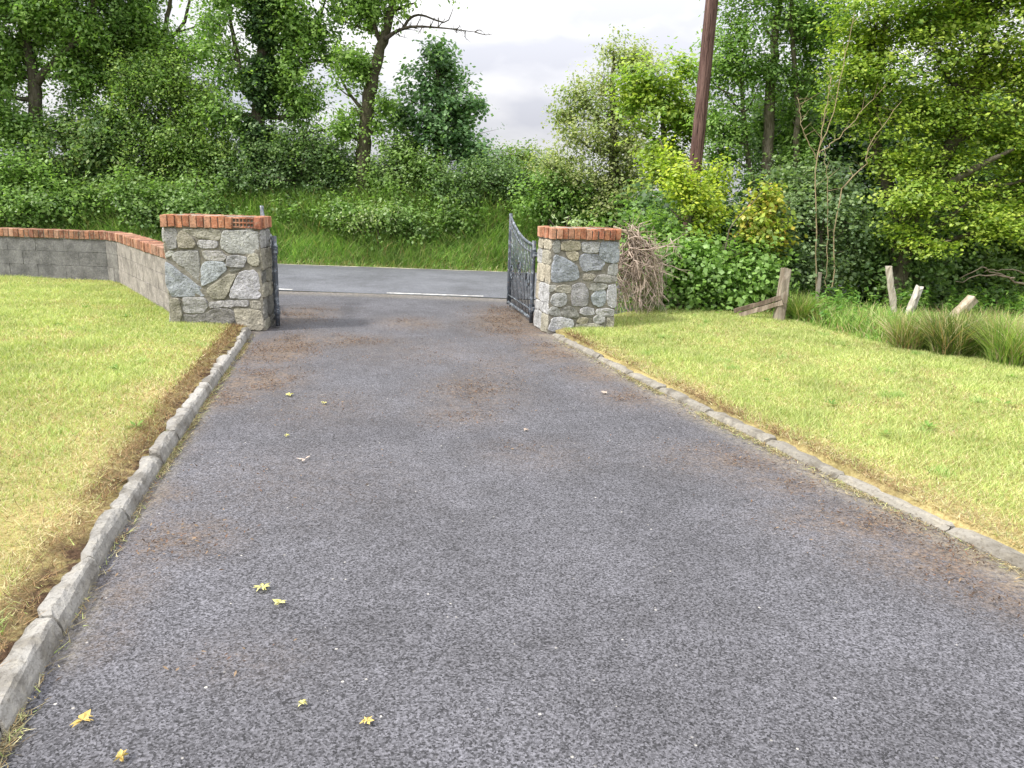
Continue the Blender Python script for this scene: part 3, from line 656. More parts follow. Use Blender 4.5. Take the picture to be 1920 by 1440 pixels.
def foliage(mb, mbt, blobs, rng, pal, leaf, dens, per=11, spread=0.17, barkcol=(0.12, 0.1, 0.08), twig=0.3, shell=0.5, sprig=0.0, gap=-0.25, gapf=1.0, fill=4.2, flat=0.7):
    pal = np.array(pal, float)
    for bi, (c, r) in enumerate(blobs):
        area = 4 * math.pi * ((r[0] * r[1]) ** 1.6 / 3 + (r[0] * r[2]) ** 1.6 / 3 + (r[1] * r[2]) ** 1.6 / 3) ** (1 / 1.6)
        n = max(6, int(dens * fill * area))
        d = rng.normal(0, 1, (n, 3)); d /= np.linalg.norm(d, axis=1, keepdims=True)
        u = rng.uniform(0.03, 1, n) ** shell
        lump = 1 + 0.24 * np.sin(d[:, 0] * 5 + bi * 1.7) * np.sin(d[:, 1] * 4.3 + bi) + 0.22 * np.sin(d[:, 2] * 6.1 + d[:, 0] * 3 + bi * 0.9)
        P = c + d * r * (u * lump)[:, None]
        ns = int(n * 0.12)              # a few shoots that poke out of the outline
        P[:ns] = c + d[:ns] * r * rng.uniform(1.0, 1.3 + sprig, (ns, 1))
        q = P * gapf                    # hollows between the sprays
        g = np.sin(q[:, 0] * 2.9 + 1.3 * np.sin(q[:, 2] * 2.1 + bi)) * np.sin(q[:, 1] * 2.7 + 0.9) + np.sin(q[:, 2] * 4.4 + 1.1 * np.sin(q[:, 0] * 3.3)) * np.sin(q[:, 0] * 1.7 + q[:, 1] * 2.3 + 2.0)
        keep = g > rng.normal(gap, 0.22, n); P, d = P[keep], d[keep]; n = len(P)
        if n == 0: continue
        cl = rng.uniform(0, 1, n) * 0.7 + 0.3 * vnoise(P[:, 0] + P[:, 1], P[:, 2], 1.4, bi)
        k = int(per * 1.6)
        sh = d * 0.7 + np.array([0, 0, 0.15]) + rng.normal(0, 0.45, (n, 3)); sh[:, 2] *= flat / 0.7; sh /= np.linalg.norm(sh, axis=1, keepdims=True)
        tt = rng.uniform(-0.6, 0.6, (n, k, 1)) * spread * 3.0
        LP = (P[:, None] + sh[:, None] * tt + rng.normal(0, spread * 0.42, (n, k, 3)) * np.array([1 + 0.5 * (0.7 - flat), 1 + 0.5 * (0.7 - flat), flat / 0.7])).reshape(-1, 3)
        out_ = np.repeat(d, k, 0)
        Nn = out_ * 0.45 + np.array([0, 0, 0.75 + 0.8 * (0.7 - flat)]) + np.repeat(rng.normal(0, 0.3, (n, 3)), k, 0) + rng.normal(0, 0.35, (n * k, 3))
        cc = np.clip(np.repeat(cl, k) + rng.normal(0, 0.13, n * k), 0, 0.999) * (len(pal) - 1)
        i = cc.astype(int); f = (cc - i)[:, None]
        col = (pal[i] * (1 - f) + pal[i + 1] * f) * rng.uniform(0.8, 1.2, (n * k, 1)) * FOL
        leaves(mb, LP, Nn, leaf[0] * 1.12, leaf[1] * 1.15, col, rng)
        if mbt is not None and twig > 0:
            m = int(n * twig * 0.4); root = c + (P[:m] - c) * rng.uniform(0.05, 0.5, (m, 1)) - np.array([0, 0, 0.25]) * r[2]
            twigs(mbt, root, P[:m] + (P[:m] - root) * 0.12, 0.010, 0.003, barkcol)

def plant(name, label, cat, trunks, blobs, pal, leaf=(0.085, 0.05), dens=16, seed=0, bark=(0.13, 0.115, 0.09), names=('trunk', 'crown'), group=None, limbs=True, extra=None, base=None, **kw):
    """trunks: list of (points, radii)"""
    rng = np.random.default_rng(seed)
    if names[0] == 'stem': kw.setdefault('gap', -0.5); kw.setdefault('fill', 3.9)
    if base is None: base = np.array(trunks[0][0][0], float) if trunks else blobs[0][0] * np.array([1, 1, 0])
    base = np.array(base, float)
    t = empty(name, tuple(base)); tag(t, label, cat, group)
    mt, mc = MB(), MB(); curves = []
    for P, R in trunks:
        n = max(6, int(np.linalg.norm(np.array(P[-1]) - P[0]) / 0.22)); S = spline(P, n)
        S[1:-1] += rng.normal(0, 0.012, (n - 2, 3)); R2 = np.interp(np.linspace(0, 1, n), np.linspace(0, 1, len(R)), R)
        tube(mt, S - base, R2, 9, bark, True, 0.06, rng); curves.append((S, R2))
    bl = [(np.asarray(c) - base, r) for c, r in blobs]
    if limbs and curves:
        for c, r in blobs:
            best = None
            for S, R2 in curves:
                dd = np.linalg.norm(S - c, axis=1) + 3.0 * np.maximum(0, S[:, 2] - c[2] + 0.15)
                i = int(np.argmin(dd))
                if best is None or dd[i] < best[0]: best = (dd[i], S[i], R2[i])
            s0, r0 = best[1], min(best[2] * 0.55, 0.07); ln = np.linalg.norm(c - s0)
            if ln > 0.2:
                mid = s0 * 0.45 + c * 0.55 + np.array([0, 0, -0.08 * ln]) + rng.normal(0, 0.06 * ln, 3)
                Sp = spline([s0, mid, c, c + (c - mid) * 0.6], 9); tube(mt, Sp - base, np.linspace(r0, 0.010, 9), 6, bark, False)
    foliage(mc, mt, bl, rng, pal, leaf, dens, barkcol=bark, **kw)
    if extra: extra(mt, mc, t, base, rng)
    if mt.n: mt.build(names[0], M_BARK, t, True)
    mc.build(names[1], M_LEAF, t)
    return t

ASH = [(0.045, 0.080, 0.022), (0.065, 0.112, 0.026), (0.085, 0.135, 0.03), (0.11, 0.16, 0.035)]
DKG = [(0.027, 0.048, 0.018), (0.042, 0.072, 0.022), (0.062, 0.100, 0.028), (0.082, 0.118, 0.034)]
HAW = [(0.036, 0.065, 0.018), (0.06, 0.10, 0.022), (0.09, 0.135, 0.028), (0.12, 0.155, 0.036)]
SYC = [(0.025, 0.055, 0.02), (0.045, 0.085, 0.03), (0.075, 0.125, 0.05), (0.11, 0.16, 0.075)]
PALEH = [(0.06, 0.085, 0.025), (0.09, 0.115, 0.035), (0.125, 0.14, 0.05), (0.18, 0.18, 0.095)]
YEL = [(0.06, 0.09, 0.015), (0.10, 0.14, 0.018), (0.15, 0.18, 0.02), (0.21, 0.22, 0.025)]
HAZ = [(0.045, 0.080, 0.016), (0.078, 0.118, 0.018), (0.115, 0.152, 0.022), (0.165, 0.19, 0.03)]
IVY = [(0.018, 0.036, 0.014), (0.03, 0.056, 0.018), (0.045, 0.078, 0.022)]
def gpt(px, Y, dz=0.0):
    p = D(px, 400, Y); p[2] = (bank(p[0], p[1]) if Y > 16.5 else 0.06) + dz; return p
def tr(px_list, Y, base_px=None):
    """trunk line from photo bearings, starting on the ground"""
    P = [D(x, y, Y) for x, y in px_list]
    b = P[0].copy(); b[2] = (float(bank(b[0], b[1])) if Y > 16.5 else 0.06) - 0.05
    if base_px is not None: b[0] = D(base_px, 380, Y)[0]
    return [b] + P

BL = lambda Y, *L: [blob(a[0], a[1], Y + (a[4] if len(a) > 4 else 0), a[2], a[3] if len(a) > 3 else a[2]) for a in L]

# far-side trees, from the left of the photo to the right
plant('ash_tree', 'dark-trunked tree that forks above the block wall end farthest from the gate', 'tree',
      [(tr([(72, 300), (66, 210), (64, 150), (45, 60), (20, -60)], 18.8), [0.21, 0.18, 0.16, 0.14, 0.09, 0.04]), ([D(66, 160, 18.8), D(100, 120, 18.7), D(150, 60, 18.6), D(190, -40, 18.6)], [0.11, 0.09, 0.07, 0.03])],
      BL(18.8, (20, 70, 60, 50), (10, 170, 45, 50), (60, 30, 70, 50), (150, 40, 60, 50), (140, 130, 40, 35), (25, 250, 50, 40), (-60, 120, 80, 110), (60, 225, 30, 40), (-20, -60, 110, 70), (110, -70, 100, 70)), ASH, gap=-0.3, seed=21, dens=17, group='trees beyond the road')
plant('ash_tree', 'leafy pale green tree with bare stem tips poking out of its crown', 'tree',
      [(tr([(230, 300), (260, 180), (300, 90), (318, 20), (325, -80)], 19.4), [0.13, 0.11, 0.09, 0.07, 0.05, 0.03]), ([D(300, 95, 19.4), D(345, 40, 19.4), D(360, -30, 19.4)], [0.05, 0.04, 0.02])],
      BL(19.4, (190, 90, 60, 60), (235, 40, 60, 60), (220, 140, 55, 50), (270, 120, 45, 50), (170, 190, 45, 45), (290, 60, 26, 22), (215, -50, 90, 60), (385, 40, 30, 30), (340, 100, 40, 30)), HAW[:1] + ASH[1:], gap=-0.3, seed=22, dens=16, group='trees beyond the road')
def ivy_on(mt, mc, t, base, rng):
    m = MB(); bl = [(D(x, y, 18.55) - base, np.array([0.30, 0.28, 0.36])) for x, y in ((482, 250), (488, 200), (486, 150), (492, 105), (494, 60), (497, 10), (500, -50), (480, 290))]
    foliage(m, None, bl, rng, IVY, (0.075, 0.065), 60, per=12, spread=0.09, twig=0); m.build('ivy', M_LEAF, t)
plant('ash_tree', 'tall ivy-wrapped tree with a dark trunk beyond the pillar joined to the block wall', 'tree',
      [(tr([(480, 290), (486, 200), (490, 110), (497, 20), (502, -80)], 18.7), [0.20, 0.18, 0.16, 0.14, 0.11, 0.05]), ([D(486, 180, 18.7), D(455, 140, 18.6), D(440, 80, 18.6), D(425, 0, 18.6)], [0.07, 0.06, 0.05, 0.02]), ([D(488, 150, 18.7), D(540, 110, 18.7), D(590, 60, 18.8), D(610, 0, 18.8)], [0.07, 0.05, 0.04, 0.02])],
      BL(18.7, (430, 50, 50, 40), (400, 100, 45, 35), (550, 60, 50, 45), (565, 130, 50, 40), (600, 30, 45, 35), (560, 195, 45, 40), (610, 110, 30, 30), (440, 160, 40, 35), (415, 200, 40, 40), (530, 10, 40, 30), (460, -50, 110, 60), (590, -40, 70, 50), (520, 160, 25, 30), (452, 215, 36, 40), (600, 245, 34, 24)), ASH, gap=-0.12, seed=23, dens=15, extra=ivy_on, group='trees beyond the road')
def dead_limb(mt, mc, t, base, rng):
    m = MB(); S = spline([D(720, 75, 18.2), D(745, 58, 18.2), D(775, 50, 18.1), D(825, 52, 18.0), D(890, 60, 18.0)], 16) - base
    tube(m, S, np.linspace(0.052, 0.007, 16), 7, (0.10, 0.085, 0.07), True, 0.06, rng)
    for i in range(3, 16):
        for s in range(2):
            d = rng.normal(0, 1, 3); d[2] = abs(d[2]) * (1 if rng.random() < 0.75 else -0.6); d[0] += 0.6; d /= np.linalg.norm(d); ln = rng.uniform(0.15, 0.5)
            Q = spline([S[i], S[i] + d * ln * 0.5 + rng.normal(0, 0.03, 3), S[i] + d * ln], 5); tube(m, Q, np.linspace(0.014, 0.003, 5), 5, (0.10, 0.085, 0.07), False)
            twigs(m, Q[2:4], Q[2:4] + rng.normal(0, 0.09, (2, 3)), 0.006, 0.002, (0.1, 0.085, 0.07))
    S2 = spline([D(756, 54, 18.2), D(768, 35, 18.2), D(790, 28, 18.1), D(835, 42, 18.0), D(850, 15, 18.0)], 12) - base; tube(m, S2, np.linspace(0.04, 0.006, 12), 6, (0.10, 0.085, 0.07), False)
    m.build('bare_branch', M_BARK, t, True)
plant('ash_tree', 'leaning mossy-trunked tree with a bare branch reaching over the gap of sky', 'tree',
      [(tr([(682, 290), (687, 220), (700, 140), (718, 75), (735, 20), (750, -60)], 18.3), [0.18, 0.165, 0.15, 0.135, 0.11, 0.09, 0.04]), ([D(716, 85, 18.3), D(700, 40, 18.3), D(678, -10, 18.3), D(660, -60, 18.3)], [0.06, 0.05, 0.04, 0.02]), ([D(690, 215, 18.3), D(665, 190, 18.3), D(640, 150, 18.3)], [0.05, 0.04, 0.02])],
      BL(18.3, (645, 40, 42, 34), (655, 105, 36, 30), (635, 165, 32, 28), (665, 205, 30, 24), (640, 240, 30, 22), (690, 15, 36, 26), (680, 130, 22, 26), (722, 195, 22, 16), (705, 235, 26, 18), (770, 8, 40, 16), (700, -60, 90, 50), (790, -40, 60, 40)), ASH[1:], gap=0.0, seed=24, dens=14, bark=(0.10, 0.09, 0.06), extra=dead_limb, group='trees beyond the road')
plant('sycamore_tree', 'small dark green sycamore standing alone against the sky', 'tree',
      [(tr([(822, 290), (822, 200), (820, 130), (818, 85)], 19.0), [0.12, 0.11, 0.08, 0.05, 0.02])],
      BL(19.0, (815, 105, 34, 26), (835, 130, 30, 24), (795, 135, 30, 24), (820, 170, 48, 30), (870, 160, 26, 18), (780, 195, 40, 26), (860, 205, 44, 26), (890, 195, 18, 12), (765, 230, 32, 20), (820, 225, 60, 34), (870, 250, 44, 26), (800, 265, 60, 30), (880, 285, 50, 26), (745, 215, 16, 10)), SYC, leaf=(0.085, 0.07), seed=25, dens=13, per=10, spread=0.15, sprig=0.3, gap=0.05, gapf=1.6, group='trees beyond the road')
plant('hawthorn_tree', 'pale yellowish hawthorn with thin grey twigs showing at its top', 'tree',
      [(tr([(1150, 330), (1150, 230), (1148, 160), (1150, 90)], 17.6), [0.13, 0.11, 0.08, 0.05, 0.02]), ([D(1150, 250, 17.6), D(1105, 200, 17.6), D(1085, 150, 17.6)], [0.06, 0.04, 0.015]), ([D(1150, 240, 17.6), D(1185, 170, 17.6), D(1190, 110, 17.6)], [0.06, 0.04, 0.015])],
      BL(17.6, (1135, 150, 40, 30), (1170, 120, 40, 28), (1210, 115, 40, 28), (1085, 185, 36, 28), (1060, 215, 28, 18), (1120, 215, 54, 36), (1190, 190, 54, 44), (1090, 265, 60, 36), (1170, 270, 70, 44), (1110, 330, 80, 40), (1190, 340, 70, 44), (1050, 320, 44, 34), (1145, 95, 14, 16), (1140, 380, 90, 36)), PALEH, leaf=(0.06, 0.045), gap=0.0, gapf=1.4, seed=26, dens=15, sprig=0.3, group='trees beyond the road')
# shrubs of the far hedge
plant('hawthorn_bush', 'big rounded hawthorn bush, yellow-green on top, behind the block wall', 'bush',
      [(tr([(300, 330), (300, 220)], 18.9), [0.09, 0.08, 0.04]), (tr([(340, 330), (370, 230)], 18.9), [0.07, 0.06, 0.03])],
      BL(18.9, (280, 150, 70, 40), (350, 160, 60, 40), (250, 220, 60, 50), (320, 230, 80, 60), (390, 230, 50, 50), (270, 290, 70, 50), (360, 300, 80, 50), (420, 290, 50, 50), (340, 350, 90, 40), (310, 105, 40, 24)), HAW, leaf=(0.06, 0.045), seed=31, dens=17, names=('stem', 'foliage'), group='bushes of the far hedge')
plant('bush', 'light green bush at the photo edge behind the block wall', 'bush', [(tr([(40, 370), (40, 330)], 17.9), [0.04, 0.03, 0.02])],
      BL(17.9, (30, 335, 70, 40), (90, 365, 50, 34), (-30, 330, 70, 50), (40, 385, 90, 30), (150, 385, 50, 26)), ASH[1:], seed=32, dens=18, names=('stem', 'foliage'), group='bushes of the far hedge')
plant('bush', 'dark tangled bush under the dark forked trunk', 'bush', [(tr([(150, 370), (150, 300)], 18.6), [0.06, 0.05, 0.03])],
      BL(18.6, (130, 310, 60, 36), (190, 290, 60, 46), (200, 350, 60, 46), (120, 350, 50, 40), (70, 290, 40, 30), (120, 250, 46, 34), (195, 245, 46, 34)), DKG + [(0.085, 0.095, 0.03)], seed=33, dens=16, names=('stem', 'foliage'), group='bushes of the far hedge')
plant('blackthorn_bush', 'very dark humped blackthorn bush below the ivy-wrapped trunk', 'bush', [(tr([(530, 350), (530, 290)], 18.6), [0.06, 0.05, 0.03])],
      BL(18.6, (500, 280, 54, 34), (560, 268, 54, 32), (610, 290, 44, 34), (480, 330, 60, 40), (560, 325, 80, 44), (640, 320, 44, 34), (440, 340, 50, 40)), DKG, leaf=(0.06, 0.04), seed=34, dens=18, names=('stem', 'foliage'), group='bushes of the far hedge')
plant('bush', 'mid green bush at the foot of the leaning mossy trunk', 'bush', [(tr([(740, 350), (740, 310)], 18.5), [0.05, 0.04, 0.03])],
      BL(18.5, (700, 305, 44, 30), (745, 285, 40, 26), (720, 340, 70, 34), (780, 325, 54, 30)), [DKG[1], DKG[3], ASH[2], HAW[2]], leaf=(0.06, 0.045), seed=35, dens=18, names=('stem', 'foliage'), group='bushes of the far hedge')
plant('bush', 'low dark bush below the lone sycamore', 'bush', [(tr([(880, 360), (880, 330)], 18.3), [0.05, 0.04, 0.03])],
      BL(18.3, (850, 335, 60, 28), (915, 325, 50, 26), (880, 360, 80, 26), (960, 345, 50, 28)), DKG, leaf=(0.06, 0.04), seed=36, dens=18, names=('stem', 'foliage'), group='bushes of the far hedge')
plant('bush', 'straggly pale topped bush in the gap of the hedge under open sky', 'bush', [(tr([(970, 350), (970, 300)], 19.2), [0.05, 0.03, 0.02])],
      BL(19.2, (955, 295, 24, 16), (985, 290, 22, 12), (1015, 310, 34, 20), (950, 315, 50, 20), (1000, 335, 60, 24), (925, 290, 14, 12)), [ASH[1], HAW[2], PALEH[2], PALEH[2]], leaf=(0.06, 0.04), seed=37, dens=14, sprig=0.35, names=('stem', 'foliage'), group='bushes of the far hedge')
plant('bush', 'rough green bush beyond the road above the rising gate top', 'bush', [(tr([(1030, 390), (1030, 340)], 17.6), [0.05, 0.03, 0.02])],
      BL(17.6, (1010, 375, 60, 28), (1070, 385, 60, 30), (1130, 405, 60, 26), (1040, 350, 50, 20)), [DKG[2], ASH[1], ASH[2], HAW[2]], seed=38, dens=16, names=('stem', 'foliage'), group='bushes of the far hedge')
plant('elder_bush', 'small bush with pale creamy flower heads in the long grass beyond the road', 'bush', [(tr([(710, 425), (710, 405)], 17.4), [0.03, 0.02, 0.01])],
      BL(17.4, (690, 405, 30, 14), (735, 402, 26, 13), (650, 415, 26, 12)), [ASH[1], HAW[2], (0.13, 0.16, 0.07), (0.26, 0.27, 0.17)], leaf=(0.05, 0.04), seed=39, dens=17, names=('stem', 'foliage'), group='bushes of the far hedge')
hb = []
for px in range(-260, 1010, 60):
    hb += BL(19.4, (px, 352 + 14 * math.sin(px * 0.031), 70, 48, 0.3 * math.sin(px)))
plant('hedge', 'dense dark hedge bank running along behind the far bushes', 'hedge', [], hb, DKG, leaf=(0.085, 0.06), seed=40, dens=12, names=('stem', 'foliage'), base=(-5, 19.4, 0.9), twig=0.15)
bb = []
brng = random.Random(3)
for px in range(-160, 980, 40):
    if px > 430 and brng.random() < 0.35: continue
    px += brng.uniform(-14, 14); q_ = brng.uniform(0.65, 1.25)
    bb += BL(17.9, (px, 398 + 0.025 * px * (px > 400) - 6 * math.sin(px * 0.05) - 18 * (px < 430) + brng.uniform(-12, 10), 46 * q_, 33 * q_ + 8 * (px < 430), 0.35 * math.sin(px * 1.3)))
plant('bramble_thicket', 'low tangle of brambles on the bank between the long grass and the far bushes', 'brambles', [], bb, [DKG[1], DKG[3], ASH[1], ASH[2]], leaf=(0.07, 0.055), seed=41, dens=15, names=('stem', 'foliage'), base=(-4, 17.9, 0.7), twig=0.2)

# near-side trees and bushes, right of the entrance
plant('hazel_tree', 'bright yellow-green tree just behind the telegraph pole', 'tree',
      [(tr([(1250, 360), (1245, 250), (1235, 170)], 14.6), [0.08, 0.07, 0.05, 0.02])],
      BL(14.6, (1215, 150, 44, 34), (1260, 165, 44, 36), (1190, 185, 26, 22), (1235, 215, 50, 34), (1280, 220, 40, 36), (1250, 275, 54, 36), (1200, 245, 30, 26), (1285, 130, 26, 24), (1240, 330, 50, 34)), [ASH[1], HAZ[1], HAZ[2], YEL[2]], gap=0.0, gapf=1.4, sprig=0.3, seed=51, dens=14, per=14, flat=0.35, group='trees right of the entrance')
plant('ash_tree', 'tall green ash with pale upright stems right beside the telegraph pole', 'tree',
      [(tr([(1440, 400), (1440, 280), (1445, 160), (1455, 60), (1470, -80)], 13.4), [0.13, 0.12, 0.10, 0.08, 0.06, 0.03]), (tr([(1480, 400), (1495, 250), (1490, 120), (1480, -60)], 13.2), [0.07, 0.06, 0.05, 0.04, 0.02]), (tr([(1420, 400), (1400, 280), (1390, 150), (1400, 40)], 13.4), [0.06, 0.05, 0.04, 0.03, 0.01])],
      BL(13.4, (1395, 60, 48, 40), (1375, 120, 46, 36), (1440, 60, 50, 50), (1430, 130, 50, 36), (1365, 180, 44, 34), (1410, 190, 46, 34), (1490, 60, 50, 50), (1540, 50, 44, 44), (1500, 140, 44, 40), (1380, 240, 40, 34), (1490, 215, 44, 36), (1345, 225, 30, 30), (1360, 290, 44, 34), (1400, 330, 44, 36), (1500, 290, 44, 40), (1555, 130, 40, 40), (1460, -50, 110, 60), (1580, 20, 36, 40), (1330, 150, 20, 20)), ASH, leaf=(0.065, 0.032), gap=0.05, gapf=1.3, seed=52, dens=18, per=15, flat=0.45, bark=(0.20, 0.175, 0.14), group='trees right of the entrance')
plant('hazel_tree', 'large spreading yellow-green tree overhanging the old fence posts', 'tree',
      [(tr([(1690, 470), (1720, 380), (1780, 280), (1830, 150), (1860, -40)], 11.6), [0.16, 0.15, 0.13, 0.11, 0.08, 0.03]), (tr([(1700, 470), (1670, 360), (1640, 250), (1650, 120), (1670, -40)], 11.8), [0.11, 0.10, 0.09, 0.07, 0.05, 0.02]), ([D(1720, 390, 11.6), D(1800, 330, 11.3), D(1900, 280, 11.1)], [0.08, 0.06, 0.02])],
      BL(11.6, (1640, 60, 60, 44), (1720, 40, 64, 50), (1810, 30, 70, 50), (1890, 60, 70, 60), (1620, 130, 48, 40), (1690, 130, 60, 46), (1770, 130, 66, 50), (1860, 150, 70, 54), (1930, 180, 60, 60), (1600, 200, 44, 40), (1660, 215, 54, 40), (1740, 220, 60, 44), (1830, 240, 66, 46), (1910, 270, 60, 50), (1690, 290, 54, 36), (1780, 310, 60, 40), (1860, 340, 64, 40), (1930, 360, 50, 44), (1720, 370, 54, 32, -.4), (1790, 400, 60, 34, -.5), (1870, 420, 64, 36, -.4), (1760, 455, 44, 24, -.7), (1700, 430, 34, 22, -.4), (1720, -50, 130, 60), (1880, -50, 120, 70), (1990, 100, 80, 120), (1990, 320, 70, 90)),
      HAZ, leaf=(0.052, 0.036), gap=0.05, gapf=1.5, seed=53, dens=22, per=19, spread=0.19, flat=0.22, sprig=0.1, group='trees right of the entrance')
plant('bush', 'dense green bush beneath the far side of the spreading yellow-green tree', 'bush', [(tr([(1880, 520), (1880, 460)], 12.6), [0.05, 0.04, 0.02])],
      BL(12.6, (1890, 470, 60, 44), (1940, 510, 60, 50), (1850, 510, 40, 28), (1950, 440, 50, 40)), [DKG[1], DKG[3], ASH[2]], seed=54, dens=15, names=('stem', 'foliage'), group='bushes right of the entrance')
db = []
for px in range(1220, 1440, 48): db += BL(13.6, (px, 410, 46, 52, 0.4 * math.sin(px)))
for px in range(1440, 2160, 60): db += BL(14.0, (px, 400 + 30 * math.sin(px), 60, 110, 0.5 * math.sin(px * 2.1)), (px, 240, 50, 90, 0.8))
plant('hedge', 'shaded dark hedge behind the spreading yellow-green tree', 'hedge', [], db, IVY + [DKG[2]], leaf=(0.1, 0.07), seed=55, dens=7, names=('stem', 'foliage'), base=(5.5, 14.0, 0.0), twig=0.25)
def pole_ivy(mt, mc, t, base, rng): pass
plant('ivy_bush', 'bright yellow-green climber bush hiding the foot of the telegraph pole', 'bush', [(tr([(1290, 480), (1295, 380)], 11.6), [0.05, 0.04, 0.02])],
      BL(11.6, (1275, 350, 34, 32), (1310, 375, 34, 34), (1265, 400, 34, 30), (1300, 430, 42, 34), (1330, 400, 22, 26), (1250, 290, 22, 26, .3), (1270, 310, 26, 26, .2), (1335, 340, 30, 34, .5)), YEL, leaf=(0.055, 0.042), seed=56, dens=26, per=9, spread=0.10, names=('stem', 'foliage'), sprig=0.15, group='bushes right of the entrance')
plant('bush', 'bush with yellow and reddish young leaves leaning behind the fence post with the fallen rail', 'bush', [(tr([(1370, 470), (1420, 390), (1445, 350)], 11.2), [0.025, 0.02, 0.014, 0.006]), (tr([(1360, 470), (1375, 420), (1430, 360)], 11.0), [0.02, 0.014, 0.010, 0.005])],
      BL(11.2, (1440, 370, 26, 22), (1430, 410, 34, 24), (1395, 430, 32, 22), (1370, 455, 30, 20), (1440, 445, 36, 26)), [(0.20, 0.10, 0.035), HAZ[2], (0.20, 0.17, 0.03), YEL[0], HAZ[2], YEL[2]], leaf=(0.065, 0.05), seed=57, dens=26, per=9, spread=0.10, names=('stem', 'foliage'), sprig=0.2, group='bushes right of the entrance')
plant('bush', 'broad low green bush between the dead branches and the fallen fence rail', 'bush', [(tr([(1320, 560), (1320, 500)], 11.1), [0.04, 0.03, 0.02])],
      BL(11.1, (1270, 480, 46, 36), (1330, 490, 54, 38), (1400, 500, 54, 36), (1290, 545, 60, 34), (1370, 545, 60, 34), (1440, 530, 34, 40), (1225, 545, 40, 34), (1220, 490, 34, 34, .4)), [DKG[2], ASH[1], ASH[2], (0.10, 0.16, 0.04)], leaf=(0.07, 0.055), seed=58, dens=19, names=('stem', 'foliage'), group='bushes right of the entrance')
plant('bush', 'grey-green bush growing behind the slender broken stake', 'bush', [(tr([(1540, 540), (1540, 440)], 11.6), [0.05, 0.04, 0.02])],
      BL(11.6, (1490, 400, 44, 36), (1545, 400, 48, 36), (1590, 420, 30, 34), (1480, 460, 40, 40), (1540, 465, 54, 40), (1590, 470, 30, 34), (1510, 520, 54, 34), (1480, 340, 36, 30, .6), (1560, 345, 40, 30, .5)), [(0.04, 0.065, 0.03), (0.065, 0.095, 0.04), (0.10, 0.135, 0.05)], leaf=(0.055, 0.045), seed=59, dens=20, names=('stem', 'foliage'), group='bushes right of the entrance')
plant('bush', 'sprig of pale silvery leaves showing over the coping of the pillar beside the dead branches', 'bush', [(tr([(1055, 470), (1060, 425)], 10.8), [0.02, 0.012, 0.006])],
      BL(10.8, (1035, 418, 14, 10), (1065, 412, 16, 10), (1085, 420, 10, 8), (1055, 450, 34, 24)), [(0.09, 0.13, 0.05), (0.14, 0.175, 0.08), (0.19, 0.22, 0.11)], leaf=(0.06, 0.03), seed=60, dens=30, per=7, spread=0.06, names=('stem', 'foliage'), sprig=0.3, group='bushes right of the entrance')
plant('bush', 'low green bush directly behind the heap of dead branches', 'bush', [(tr([(1200, 470), (1200, 430)], 11.9), [0.03, 0.02, 0.01])],
      BL(11.9, (1190, 420, 40, 26), (1240, 440, 40, 34), (1150, 440, 40, 24), (1200, 480, 70, 44), (1250, 500, 50, 40)), [DKG[2], ASH[1], ASH[2], HAZ[2]], leaf=(0.065, 0.05), seed=61, dens=17, names=('stem', 'foliage'), group='bushes right of the entrance')

fb = []
for px in (1640, 1690, 1745): fb += BL(11.75, (px, 495, 42, 44), (px - 8, 440, 38, 28))
for px in range(1600, 2200, 56): fb += BL(12.7, (px, 500 + 14 * math.sin(px), 50, 44, 0.2 * math.sin(px * 1.9)), (px + 20, 440, 46, 40, 0.4), (px + 9, 556, 46, 30, -0.25))
plant('hedge', 'low shaded hedge behind the tall grass and whitish posts', 'hedge', [], fb, DKG, leaf=(0.065, 0.05), seed=62, dens=12, names=('stem', 'foliage'), base=(6.5, 12.7, 0.0), twig=0.25)
# bare sapling stems in front of the trees
rng = np.random.default_rng(70); m = MB(); b0 = tr([(1530, 500)], 11.15)[0]
for pts, r in (([(1530, 540), (1531, 400), (1532, 290), (1560, 220), (1580, 130), (1605, 20)], .010), ([(1531, 300), (1550, 200), (1560, 140)], .009), ([(1532, 290), (1580, 250), (1660, 160)], .008), ([(1532, 300), (1505, 240), (1495, 180)], .007), ([(1560, 540), (1575, 370), (1620, 310), (1632, 270), (1690, 190)], .010), ([(1550, 540), (1552, 400), (1548, 280)], .007)):
    P = [D(x, y, 11.15 - 0.03 * i) for i, (x, y) in enumerate(pts)]
    S = spline(P, 22); S[1:] += rng.normal(0, 0.010, (21, 3)); tube(m, S - b0, np.linspace(r, 0.004, 22), 6, (0.30, 0.245, 0.15), False)
    for i in range(6, 22, 2):
        e = S[i] + np.array([rng.normal(0, 0.12), rng.normal(0, 0.08), rng.uniform(0.03, 0.22)]); twigs(m, [S[i] - b0], [e - b0], 0.005, 0.002, (0.26, 0.21, 0.13))
o = m.build('bare_sapling', M_TWIG, None, True); o.location = b0
tag(o, 'bare pale sapling with thin forking stems in front of the green trees', 'sapling')
# leafless boughs low under the spreading tree
m = MB(); b0 = tr([(1920, 520)], 11.0)[0]
for pts, r in (([(1960, 560), (1900, 525), (1850, 515), (1790, 530)], .02), ([(1900, 523), (1860, 510), (1840, 500), (1800, 522)], .013), ([(1960, 530), (1900, 505), (1845, 508)], .012)):
    S = spline([D(x, y, 11.0) for x, y in pts], 14); S += rng.normal(0, 0.012, S.shape); tube(m, S - b0, np.linspace(r, 0.005, 14), 6, (0.20, 0.165, 0.13), False)
o = m.build('fallen_branch', M_TWIG, None, True); o.location = b0; tag(o, 'bare grey fallen branch lying above the tall grass under the spreading tree', 'branch')

